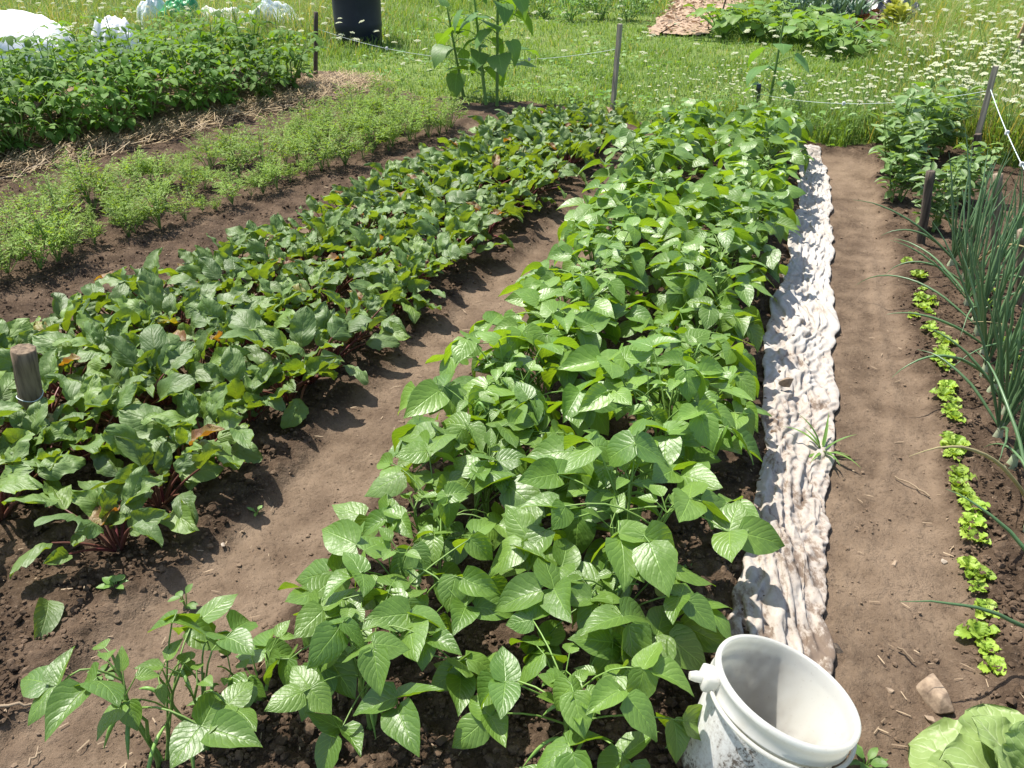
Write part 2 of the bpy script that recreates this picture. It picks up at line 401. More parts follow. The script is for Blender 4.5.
# ------------------------------------------------------------------ ground
def fan(y0, y1, nr, nc, smax):
    Y = np.geomspace(y0, y1, nr); s = np.linspace(-smax, smax, nc)
    YY, SS = np.meshgrid(Y, s, indexing='ij'); XX = SS*(YY+1.1)
    return XX, YY
def build_ground():
    XX, YY = fan(.45, 9.5, 560, 980, .98)
    pm = pathmask(XX, YY)
    rough = (1-.6*pm)
    far = np.clip((8-YY)/4, .35, 1)
    Z = soft(XX, YY)+rough*(fbm(XX*11, YY*11, 11, 3)*.05+fbm(XX*38, YY*38, 21, 2)*.022)*far+fbm(XX*70, YY*70, 31, 2)*.011*(1-.35*pm)+np.maximum(0, fbm(XX*26, YY*26, 35, 2)-.04)*.05*(1-pm)*far
    so = is_soil(XX, YY)
    cr = np.clip(1-poly_dist(XX, YY, W2([(872, 255), (876, 300), (884, 345), (895, 385), (893, 430), (886, 480)]))/.035+fbm(XX*9, YY*9, 44, 3)*.9, 0, 1)
    dm = np.clip(1.3-poly_dist(XX, YY, W2([(843, 200), (850, 300), (855, 400), (850, 470)]))/.13+fbm(XX*5, YY*5, 45, 3)*1.2, 0, 1)
    Z = Z+cr*.008
    V = np.stack([XX, YY, Z], 2).reshape(-1, 3)
    nr, nc = XX.shape
    i = (np.arange(nr-1)[:, None]*nc+np.arange(nc-1)[None])
    F = np.stack([i, i+1, i+nc+1, i+nc], 2)
    fs = so[:-1, :-1]; fp = (pm[:-1, :-1] > .5) & fs
    lf = np.zeros((V.shape[0], 3)); lf[:, 0] = np.clip(pm*(1-.5*dm)+cr*.6, 0, 1.4).ravel(); kk = (XX-POT[0][0])*pn[0]+(YY-POT[0][1])*pn[1]+fbm(XX*4, YY*4, 71, 3)*.25; al = (XX-POT[0][0])*pd[0]+(YY-POT[0][1])*pd[1]
    lf[:, 1] = (np.clip((kk+.38)/.2, 0, 1)*np.clip((1.8-kk)/.3, 0, 1)*np.clip((np.linalg.norm(np.array(POT[1])-np.array(POT[0]))+.5-al)/.3, 0, 1)).ravel()
    for name, mask, mat in (('garden_soil', fs & ~fp, M['soil']), ('trampled_path', fp, M['soil']), ('meadow_ground', ~fs, M['turf'])):
        FF = F[mask]; used, inv = np.unique(FF, return_inverse=True)
        mb = MB(); mb.add(V[used], inv.reshape(FF.shape), lf[used])
        link(name, mb.mesh(name, mat), kind='structure')
    # the meadow beyond, to the horizon
    X2, Y2 = fan(9.5, 420, 150, 160, 1.5)
    P2 = P(X2, Y2)
    Z2 = fbm(X2*.4, Y2*.4, 8, 2)*.08
    Z2[0] -= .03
    V = np.stack([X2, Y2, Z2], 2).reshape(-1, 3); nr, nc = X2.shape
    i = (np.arange(nr-1)[:, None]*nc+np.arange(nc-1)[None]); F = np.stack([i, i+1, i+nc+1, i+nc], 2).reshape(-1, 4)
    mb = MB(); mb.add(V, F); link('meadow', mb.mesh('meadow', M['turf']), kind='structure')
    mb = MB(); mb.add([(-500, -100, -.25), (500, -100, -.25), (500, 600, -.25), (-500, 600, -.25)], [(0, 1, 2, 3)])
    link('terrain', mb.mesh('terrain', M['turf']), kind='structure')
    # wood-chip paths in the far garden
    chips = MB()
    for poly, nm in ((CHIP, 'bark_path'), (CHIP2, 'straw_path')):
        pts = [G(*p) for p in poly]
        mb = MB(); c = np.mean(pts, 0); n_ = len(pts)
        ring = []
        for a, b in zip(pts, pts[1:]+pts[:1]):
            for t in np.linspace(0, 1, 8, endpoint=False):
                q = a+(b-a)*t; q = q+np.array((U(-.06, .06), U(-.15, .15), 0)); ring.append(q)
        V = np.array([c]+ring); V[:, 2] = .045
        k = len(ring); F = [(0, 1+j, 1+(j+1) % k) for j in range(k)]
        mb.add(V, F); link(nm, mb.mesh(nm, M['chips']), kind='structure')
        lo, hi = V.min(0), V.max(0); n3 = 5000; x = rng.uniform(lo[0]-.2, hi[0]+.2, n3); y = rng.uniform(lo[1]-.3, hi[1]+.3, n3)
        px_, py_ = P(x, y); kk = inside(px_+rng.normal(0, 5, n3), py_+rng.normal(0, 2, n3), poly); x, y = x[kk], y[kk]
        scatter(chips, [(-.5, -.5, 0), (.5, -.5, .2), (.5, .5, .3), (-.5, .5, .1)], [(0, 1, 2, 3)], np.zeros((4, 3)), np.stack([x, y, .055+rng.uniform(0, .03, len(x))], 1), rng.uniform(0, 6.3, len(x)), np.stack([rng.uniform(.03, .09, len(x)), rng.uniform(.015, .04, len(x)), rng.uniform(0, .1, len(x))], 1), .7)
    link('wood_chips', chips.mesh('wood_chips', M['straw2'], False), kind='stuff', label='pale wood chips and straw strewn over the far garden paths', category='wood chips')
def on(x, y): return (x, y, H(x, y))

def scatter(mb, V, F, lf, pos, rz, sc, tiltmax=0., m=0, rnd=True):
    """bake many copies of a small shape into one mesh (for what nobody could count)"""
    n = len(pos); V = np.asarray(V, float); F = np.asarray(F, int)
    c, s_ = np.cos(rz)[:, None], np.sin(rz)[:, None]
    sc = np.asarray(sc); sc = sc if sc.ndim == 2 else np.repeat(sc[:, None], 3, 1)
    vx = V[None]*sc[:, None]
    if tiltmax:
        a = rng.uniform(-tiltmax, tiltmax, n)[:, None]
        y = vx[..., 1]*np.cos(a)-vx[..., 2]*np.sin(a); z = vx[..., 1]*np.sin(a)+vx[..., 2]*np.cos(a)
        vx = np.stack([vx[..., 0], y, z], 2)
    X = vx[..., 0]*c-vx[..., 1]*s_+pos[:, :1]; Y = vx[..., 0]*s_+vx[..., 1]*c+pos[:, 1:2]; Z = vx[..., 2]+pos[:, 2:3]
    A = np.repeat(np.asarray(lf, float)[None], n, 0).copy()
    if rnd: A[:, :, 2] = rng.uniform(0, 1, n)[:, None]
    FF = F[None]+(np.arange(n)*len(V))[:, None, None]
    mb.add(np.stack([X, Y, Z], 2).reshape(-1, 3), FF.reshape(-1, F.shape[1]), A.reshape(-1, 3), m)
def scatter_ground(n, y0, y1, w=.8):
    y = np.exp(rng.uniform(math.log(y0), math.log(y1), n)); x = rng.uniform(-1, 1, n)*w*(y+1)
    return x, y

build_ground()
# soil crumbs, litter
def crumbs():
    import bmesh
    mb = MB()
    bm = bmesh.new(); bmesh.ops.create_icosphere(bm, subdivisions=1, radius=1)
    V = np.array([v.co[:] for v in bm.verts]); F = np.array([[v.index for v in f.verts] for f in bm.faces]); bm.free()
    for k in range(5):
        Vk = V*(1+rng.uniform(-.35, .3, (len(V), 1)))*np.array((1, .8, .65))
        x, y = scatter_ground(13000, .8, 6.5, .75)
        pm = pathmask(x, y); keep = is_soil(x, y) & (rng.uniform(0, 1, len(x)) > pm*.8)
        x, y, pm = x[keep], y[keep], pm[keep]
        s_ = np.clip(rng.lognormal(math.log(.0042), .6, len(x)), .0014, .015)*(1-.45*pm)
        z = soft(x, y)+s_*.3+.006*(1-pm)
        scatter(mb, Vk, F, np.zeros((len(V), 3)), np.stack([x, y, z], 1), rng.uniform(0, 6.3, len(x)), s_, .5, rnd=False)
        mb.a[-1][:, 0] = np.repeat(pm, len(V))*.9
    o = link('soil_crumbs', mb.mesh('soil_crumbs', M['crumb'], False), kind='stuff', label='small crumbs of dark soil lying over the beds', category='soil')
    # dry litter
    mb = MB()
    q = [(-.5, 0, 0), (.5, 0, 0), (.5, .06, .02), (-.5, .06, .02), (0, .03, .06)]
    x, y = scatter_ground(1100, .9, 6.5, .75); keep = is_soil(x, y); x, y = x[keep], y[keep]
    scatter(mb, q, [(0, 1, 4), (1, 2, 4), (2, 3, 4), (3, 0, 4)], np.zeros((5, 3)), np.stack([x, y, soft(x, y)+.008], 1), rng.uniform(0, 6.3, len(x)),
            np.stack([rng.uniform(.006, .035, len(x)), rng.uniform(.02, .055, len(x)), rng.uniform(.02, .05, len(x))], 1), .2)
    link('plant_litter', mb.mesh('plant_litter', M['litter']), kind='stuff', label='bits of dry stalk and straw lying on the soil', category='litter')
crumbs()

# ------------------------------------------------------------------ prototypes of plants
def proto_bean(seed, nl=15, hgt=.34, rad=.22, sparse=False, pods=7, big=1.):
    fo, st, pdm = MB(), MB(), []
    az0 = U(0, 6.3); mains = []
    for k in range(4 if not sparse else 3):
        a = az0+k*2.1; top = np.array((math.cos(a)*U(.02, .07), math.sin(a)*U(.02, .07), hgt*U(.7, .9)))
        p = bow((0, 0, -.02), top, 0, 7); p[:, :2] += rng.uniform(-.008, .008, (7, 2)); mains.append(p); tube(st, p, [.0048, .0025], 6)
    for k in range(nl):
        a = az0+k*2.399+U(-.4, .4); f = (k+.5)/nl
        rr = rad*(.25+.85*math.sqrt(f))*U(.75, 1.15); zz = hgt*(1.0-.5*f**1.6)*U(.85, 1.1)
        mp = mains[k % len(mains)]; b = mp[int(U(2, 6))]
        e = np.array((math.cos(a)*rr, math.sin(a)*rr, max(.05, zz)))
        pt = bow(b, e, U(.015, .05), 6); tube(st, pt, [.0024, .0016], 5)
        L = U(.085, .125)*big; da = a+U(-.5, .5)
        up = rotm(da, U(-.2, .3))
        t1 = e+up[:, 1]*L*.28; tube(st, [e, t1], .0014, 4)
        rv = U(0, 1)
        leaf(fo, t1, rotm(da+U(-.2, .2), U(-1.15, .25), U(-.7, .7)), L*1.08, L*.84, 'bean', 10, 6, U(-.2, .6), U(.1, .8), U(.0, .02), 1.5, np.clip(rv+U(-.1, .1), 0, 1), twist=U(-.4, .4), crk=U(.015, .05))
        for sgn in (-1, 1):
            leaf(fo, e+up[:, 1]*.006, rotm(da+sgn*U(1.15, 1.75), U(-.9, .5), U(-.7, .7)), L*U(.85, 1.02), L*.78, 'bean', 10, 6, U(-.2, .6), U(.1, .8), U(0, .02), 1.5, np.clip(rv+U(-.12, .12), 0, 1), twist=U(-.4, .4), crk=U(.015, .05))
    # small young leaves at the tips
    for p in mains:
        for _ in range(2 if sparse else 4):
            a = U(0, 6.3); e = p[-1]+np.array((math.cos(a)*.025, math.sin(a)*.025, U(.0, .04)))
            tube(st, [p[-1], e], .0014, 4)
            leaf(fo, e, rotm(a, U(-.4, .8)), U(.03, .055), U(.025, .04), 'bean', 5, 4, .3, .3, 0, 1, U(.6, .94))
    for k in range(pods):
        p = mains[k % len(mains)]; b = p[int(U(2, 6))]; a = U(0, 6.3)
        e = b+np.array((math.cos(a)*U(.03, .12), math.sin(a)*U(.03, .12), U(-.08, .1)))
        pm_ = MB(); pdm.append(pm_); tube(pm_, bow(b, e, U(.02, .05), 8), [.0015, .004, .0042, .0042, .001], 6)
    for k in range(3):    # bare flower stalks
        p = mains[k % len(mains)]; a = U(0, 6.3); b = p[-2]
        e = b+np.array((math.cos(a)*U(.01, .06), math.sin(a)*U(.01, .06), U(.05, .1)))
        tube(st, bow(b, e, .01, 5), [.0022, .0014], 5)
    out = [('foliage', fo.mesh('bean_foliage', M['bean'])), ('stem', st.mesh('bean_stem', M['stem']))]
    out += [('pod', q.mesh('bean_pod', M['pod'])) for q in pdm]
    return out
def proto_beet(seed, nl=13, big=1.):
    fo, st = MB(), MB(); az0 = U(0, 6.3)
    for k in range(nl):
        a = az0+k*2.399+U(-.4, .4); f = (k+.3)/nl
        pl = U(.07, .14)*(.65+.5*f)*big; el = 1.4-1.0*f+U(-.2, .2)
        e = np.array((math.cos(a)*math.cos(el)*pl*1.15, math.sin(a)*math.cos(el)*pl*1.15, .02+math.sin(el)*pl))
        b = np.array((math.cos(a)*.012, math.sin(a)*.012, 0))
        tube(st, bow(b, e, .01, 6), [.0048, .0026], 5)
        L = U(.08, .14)*(.72+.35*f)*big; W = L*U(.5, .68)
        leaf(fo, e, rotm(a+U(-.6, .6), el*.8+U(-.5, .45), U(-.9, .9)), L, W, 'beet', 13, 8, U(-.5, .6), U(.0, 1.6), U(.03, .07), U(1.5, 3.), twist=U(-.9, .9), edge=.05, crk=U(.08, .16))
    return [('foliage', fo.mesh('beet_foliage', M['beet'])), ('stalks', st.mesh('beet_stalks', M['beetstem']))]
def proto_carrot(seed, h=.2):
    fo, st = MB(), MB()
    for k in range(11):
        a = k*2.399+U(-.4, .4); el = U(.85, 1.5); L = h*U(.8, 1.25)
        e = np.array((math.cos(a)*math.cos(el)*L, math.sin(a)*math.cos(el)*L, math.sin(el)*L))
        p = bow((0, 0, 0), e, .015, 9); p[-3:, 2] -= np.array((.004, .01, .022)); tube(st, p, [.0022, .0009], 4)
        for i in range(3, 9):
            ln = .065*(1-.75*(i-3)/6)*U(.8, 1.2)
            for sgn in (-1, 1):
                aa = a+sgn*U(.8, 1.2); d = np.array((math.cos(aa), math.sin(aa), U(-.1, .5)))
                for j in range(3):
                    q = p[i]+d*ln*(j+.6)/3
                    leaf(fo, q, rotm(aa+U(-.9, .9), U(-.2, .8), U(-.6, .6)), ln*.62, ln*.15, 'lance', 2, 2, .1, .2)
                    if j < 2: leaf(fo, q, rotm(aa+sgn*U(.5, 1.3), U(-.3, .6), U(-.6, .6)), ln*.42, ln*.16, 'lance', 2, 2, .1, .2)
    return [('foliage', fo.mesh('carrot_foliage', M['carrot'])), ('stalks', st.mesh('carrot_stalks', M['stem']))]
def proto_potato(seed, h=.52, mat='potato', LS=.062, nst=7, sr=.34):
    fo, st = MB(), MB()
    for k in range(nst):
        a = k*2.399+U(-.4, .4); r = sr*math.sqrt((k+.3)/nst)
        top = np.array((math.cos(a)*r, math.sin(a)*r, h*U(.78, 1.05)*(1-.35*k/nst)))
        p = bow((math.cos(a)*.02, math.sin(a)*.02, 0), top, .02, 8); tube(st, p, [.006, .003], 5)
        for j in range(1, 8):
            b = p[j]; aa = a+j*2.4+U(-.5, .5); ll = U(.09, .16)
            e = b+np.array((math.cos(aa)*ll, math.sin(aa)*ll, U(-.01, .06))); rp = bow(b, e, .015, 6); tube(st, rp, [.002, .0012], 4)
            rv = U(0, 1)
            leaf(fo, e, rotm(aa, U(-.7, .1), U(-.4, .4)), LS*1.25, LS*.8, 'oval', 5, 4, U(0, .3), U(.2, .8), r=rv)
            for i in (2, 4):
                for sgn in (-1, 1):
                    leaf(fo, rp[i], rotm(aa+sgn*U(.9, 1.4), U(-.6, .3), U(-.4, .4)), LS*U(.7, 1.05), LS*.62, 'oval', 4, 3, U(0, .3), U(.2, .8), r=min(1, max(0, rv+U(-.2, .2))))
    return [('foliage', fo.mesh('foliage', M[mat])), ('stem', st.mesh('stem', M['stem']))]
def proto_fava(seed, h=.42):
    fo, st = MB(), MB()
    for k in range(5):
        a = U(0, 6.3); r = U(.02, .13)
        top = np.array((math.cos(a)*r, math.sin(a)*r, h*U(.75, 1.05))); p = bow((math.cos(a)*.03, math.sin(a)*.03, 0), top, 0, 10); tube(st, p, [.006, .004], 5)
        for j in range(2, 10):
            for q in range(3):
                aa = j*2.6+q*2.1+U(-.4, .4); L = U(.06, .1)
                b = p[j]; e = b+np.array((math.cos(aa)*.03, math.sin(aa)*.03, .015)); tube(st, [b, e], .0015, 4)
                leaf(fo, e, rotm(aa, U(-.4, .7), U(-.5, .5)), L, L*.62, 'oval', 5, 4, U(.1, .5), U(0, .6))
    return [('foliage', fo.mesh('broad_bean_foliage', M['fava'])), ('stem', st.mesh('broad_bean_stem', M['stem']))]
def proto_onion(seed, h=.55, nl=9, lean=0.):
    fo, bu = MB(), MB()
    az0 = U(0, 6.3)
    for k in range(nl):
        a = az0+k*2.399+U(-.5, .5); L = h*U(.6, 1.1); el = U(1.15, 1.55) if k % 7 else U(.5, .9)
        bend = U(.02, .3) if k % 7 else U(.6, 1.6)
        n_ = 14; p = [np.array((math.cos(a)*.006, math.sin(a)*.006, .04))]; th = el
        for i in range(n_):
            th -= bend/n_*(2.2*i/n_)
            p.append(p[-1]+np.array((math.cos(a)*math.cos(th), math.sin(a)*math.cos(th), math.sin(th)))*L/n_)
            if p[-1][2] < .008: p[-1][2] = .008
        p = np.array(p); p[4:, :2] += rng.normal(0, .004, (len(p)-4, 2)).cumsum(0)*.5; tube(fo, p, [.0038, .0052, .0055, .0046, .003, .0005], 7)
    tube(bu, [(0, 0, -.02), (0, 0, .0), (0, 0, .03), (0, 0, .07)], [.014, .017, .011, .009], 10)
    return [('leaves', fo.mesh('onion_leaves', M['onion'])), ('bulb', bu.mesh('onion_bulb', M['bulb']))]
def proto_lettuce(seed, r=.045):
    fo = MB()
    for k in range(8):
        a = k*2.399; f = k/8
        leaf(fo, (math.cos(a)*.004, math.sin(a)*.004, .003), rotm(a, 1.2-.9*f+U(-.15, .15), U(-.3, .3)), r*U(.8, 1.15)*(.75+.35*f), r*.8, 'frill', 9, 8, U(.1, .5), U(.3, 1.1), U(.1, .2), U(3, 5), edge=.16, crk=.1)
    return fo.mesh('lettuce_seedling', M['lettuce'])
ORD = lambda n: {1: 'first', 2: 'second', 3: 'third', 4: 'fourth', 5: 'fifth', 6: 'sixth', 7: 'seventh', 8: 'eighth', 9: 'ninth', 10: 'tenth'}.get(n, f"{n}{'th' if 10 <= n % 100 <= 20 else {1:'st',2:'nd',3:'rd'}.get(n%10,'th')}")

def lineup(p0, p1, step, jit=.03):
    a, b = np.array(p0[:2]), np.array(p1[:2]); n = max(2, int(np.linalg.norm(b-a)/step)+1)
    for i in range(n):
        q = a+(b-a)*i/(n-1)+rng.uniform(-jit, jit, 2)
        yield i, n, q

# --- bush beans: a double row
BE = [proto_bean(i, 14+i % 3, U(.31, .37), U(.165, .21), pods=5, big=U(.8, .98)) for i in range(8)]
NAMEB = ['bean bed line by the beet path', 'bean bed line by the white cloth']
for li, (a, b) in enumerate((((372, 726), (688, 156)), ((560, 752), (768, 156)))):
    for i, n, q in lineup(G(*a), G(*b), .215):
        near = ('nearest bean plant in the ' if i == 0 else 'farthest bean plant in the ' if i == n-1 else f'{ORD(i+1)} bean plant from the near end in the ')
        if i == 0: sc = .92
        else: sc = U(.88, 1.12)
        if li == 0 and i < 3: sc *= .92
        if 3.6 < q[1] < 5.2: sc *= 1.1
        if q[1] < 2.6: sc *= 1.07
        dup(BE[(i*3+li*2) % 8], 'bean_plant', on(*q), U(0, 6.28), sc, near+NAMEB[li], 'bean plant', 'bush beans in the bean bed', (U(-.08, .08), U(-.08, .08)))
# --- beets: three lines
BT = [proto_beet(i, 16+i % 3, U(.95, 1.1)) for i in range(7)]
NAMET = ['line beside the bean path', 'second line from the beans', 'second line from the carrots', 'line beside the carrot path']
for li, (a, b) in enumerate((((112, 548), (606, 138)), ((0, 525), (580, 135)), ((-50, 478), (560, 133)), ((-75, 425), (538, 132)))):
    for i, n, q in lineup(G(*a), G(*b), .165):
        q0 = P(*q)
        near = ('nearest' if i == 0 else 'farthest' if i == n-1 else f'{ORD(i+1)}')
        lab = f'{near} beet plant{"" if i in (0, n-1) else " from the near end"} in the beet {NAMET[li]}'
        sc = U(.9, 1.2)*(1.16 if i < 7 else 1.)
        if q[1] > 4.5: sc *= 1.05
        dup(BT[(i*3+li*2) % 7], 'beet_plant', on(*q), U(0, 6.28), sc, lab, 'beet plant', 'beets in the beet bed', (U(-.12, .12), U(-.12, .12)))
# --- carrots: four lines
CA = [proto_carrot(i, U(.2, .27)) for i in range(6)]
NAMEC = ['line nearest the beets', 'second line from the beets', 'third line from the beets', 'line nearest the straw']
for li, (a, b, s0) in enumerate((((-40, 300), (455, 130), .12), ((-60, 282), (430, 122), .13), ((-60, 258), (405, 116), .14), ((60, 218), (385, 112), .16))):
    for i, n, q in lineup(G(*a), G(*b), s0, .045):
        dens = 1.0 if (i/n < .3 or i/n > .45) else .8
        if (li == 3 and i % 5 == 0) or (li == 2 and i % 6 == 2): continue
        lab = f'{ORD(i+1)} feathery carrot plant from the left end of the {NAMEC[li]}'
        dup(CA[(i*5+li) % 6], 'carrot_plant', on(*q), U(0, 6.28), (U(.75, 1.2) if U(0, 1) > .25 else U(.45, .7))*dens, lab, 'carrot plant', 'carrots in the carrot bed', (U(-.1, .1), U(-.1, .1)))
# --- potatoes on the straw-covered ridge
PO = [proto_potato(i, U(.46, .54)) for i in range(5)]
p0 = np.array(POT[0])-pd*.6; p1 = np.array(POT[1])-pd*.22
NAMEP = ['front potato line above the straw', 'middle potato line', 'back potato line by the meadow']
for li, off in enumerate((.02, .42, .85)):
    for i, n, q in lineup(p0+pn*off, p1+pn*off-pd*.15*li, .36, .05):
        end = 'rightmost' if i == n-1 else ORD(i+1)
        lab = f'{end} bushy potato plant{"" if i == n-1 else " from the left"} in the {NAMEP[li]}'
        dup(PO[(i*2+li) % 5], 'potato_plant', on(*q), U(0, 6.28), U(.98, 1.18), lab, 'potato plant', 'potato plants on the ridge', (U(-.08, .08), U(-.08, .08)))
# straw
mb = MB(); n_ = 14000
k = rng.uniform(-.9, np.linalg.norm(np.array(POT[1])-np.array(POT[0]))+.6, n_); o_ = rng.normal(-.08, .17, n_)
o_ = np.where(o_ > .7, .3, o_); o_ = np.where(rng.uniform(0, 1, n_) < .12, rng.uniform(-.5, .1, n_), o_)
x = POT[0][0]+pd[0]*k+pn[0]*o_; y = POT[0][1]+pd[1]*k+pn[1]*o_
q = [(-.5, -.5, 0), (.5, -.5, 0), (.5, .5, .0), (-.5, .5, .0), (0, .5, .5), (0, -.5, .5)]
scatter(mb, [(-.5, -.5, 0), (.5, -.5, .1), (.5, .5, .1), (-.5, .5, 0)], [(0, 1, 2, 3)], np.zeros((4, 3)), np.stack([x, y, soft(x, y)+rng.uniform(.005, .05, n_)], 1),
        rng.normal(math.atan2(pd[1], pd[0]), 1.0, n_), np.stack([rng.uniform(.06, .2, n_), rng.uniform(.002, .005, n_), rng.uniform(-.4, .6, n_)], 1), .6)
link('straw_mulch', mb.mesh('straw_mulch', M['straw']), kind='stuff', label='dry brown straw mulch along the foot of the potato row', category='straw')

# --- onions on the right
ON = [proto_onion(i, U(.54, .66), 10+i % 3) for i in range(6)]
for i, n, q in lineup(G(1066, 665), G(955, 268), .16, .03):
    dup(ON[i % 6], 'onion_plant', on(*q), U(0, 6.28), U(.85, 1.1), f'{"nearest" if i == 0 else ORD(i+1)} tall onion plant{"" if i == 0 else " from the near end"} of the line behind the lettuces', 'onion plant', 'onions in the onion line', (U(-.12, .12), U(-.12, .12)))
for i, n, q in lineup(G(1090, 420), G(1000, 255), .18, .03):
    dup(ON[(i*2+1) % 6], 'onion_plant', on(*q), U(0, 6.28), U(.7, .95), f'{"nearest" if i == 0 else ORD(i+1)} onion plant{"" if i == 0 else " from the near end"} of the second line at the right edge', 'onion plant', 'onions at the right edge', (U(-.12, .12), U(-.12, .12)))
# --- lettuce seedlings
LE = [proto_lettuce(i, U(.03, .04)) for i in range(6)]
pts = [(992, 672), (980, 636), (984, 612), (978, 590), (968, 570), (975, 545), (970, 530), (962, 500), (957, 482), (952, 462), (948, 445), (953, 425), (950, 408), (946, 392), (944, 372), (940, 358), (938, 342), (930, 330), (928, 318), (912, 322), (925, 306), (922, 294), (918, 282), (906, 266)]
pts = [p for a, b in zip(pts[:-1], pts[1:]) for p in ((a, ((a[0]+b[0])/2+U(-6, 6), (a[1]+b[1])/2)) if U(0, 1) > .3 else (a,))]+[pts[-1]]; nL = len(pts)
for i, p in enumerate(pts):
    q = G(*p); o = link('lettuce_seedling', LE[i % 6]); o.location = on(q[0], q[1]); o.rotation_euler = (0, 0, U(0, 6.28)); o.scale = (U(.7, 1.5),)*3
    o['label'] = f'{"nearest" if i == 0 else "farthest" if i == nL-1 else ORD(i+1)} tiny yellow-green lettuce seedling{"" if i in (0, nL-1) else " from the near end"} of the path-side line'
    o['category'] = 'lettuce'; o['group'] = 'lettuce seedlings beside the path'
for i, p in enumerate([(1018, 385), (1010, 362), (1000, 345), (998, 322), (985, 308), (990, 296)]):
    q = G(*p); o = link('lettuce_seedling', LE[(i+2) % 6]); o.location = on(q[0], q[1]); o.rotation_euler = (0, 0, U(0, 6.28)); o.scale = (U(.9, 1.25),)*3
    o['label'] = f'{ORD(i+1)} tiny lettuce seedling from the near end of the line behind the onions'; o['category'] = 'lettuce'; o['group'] = 'lettuce seedlings behind the onions'
# --- broad beans at the far right
FA = [proto_fava(i, U(.36, .46)) for i in range(4)]
for i, p in enumerate([(895, 205), (930, 232), (905, 185), (945, 212), (890, 178), (918, 168), (958, 205), (900, 160), (935, 160)]):
    q = G(*p); dup(FA[i % 4], 'broad_bean_plant', on(q[0], q[1]), U(0, 6.28), U(.7, .95) if q[1] < 5 else U(.85, 1.1), f'{ORD(i+1)} nearest leafy broad bean plant at the end of the right path, among the stakes' if i else 'nearest leafy broad bean plant at the end of the right path', 'broad bean plant', 'broad beans among the stakes')

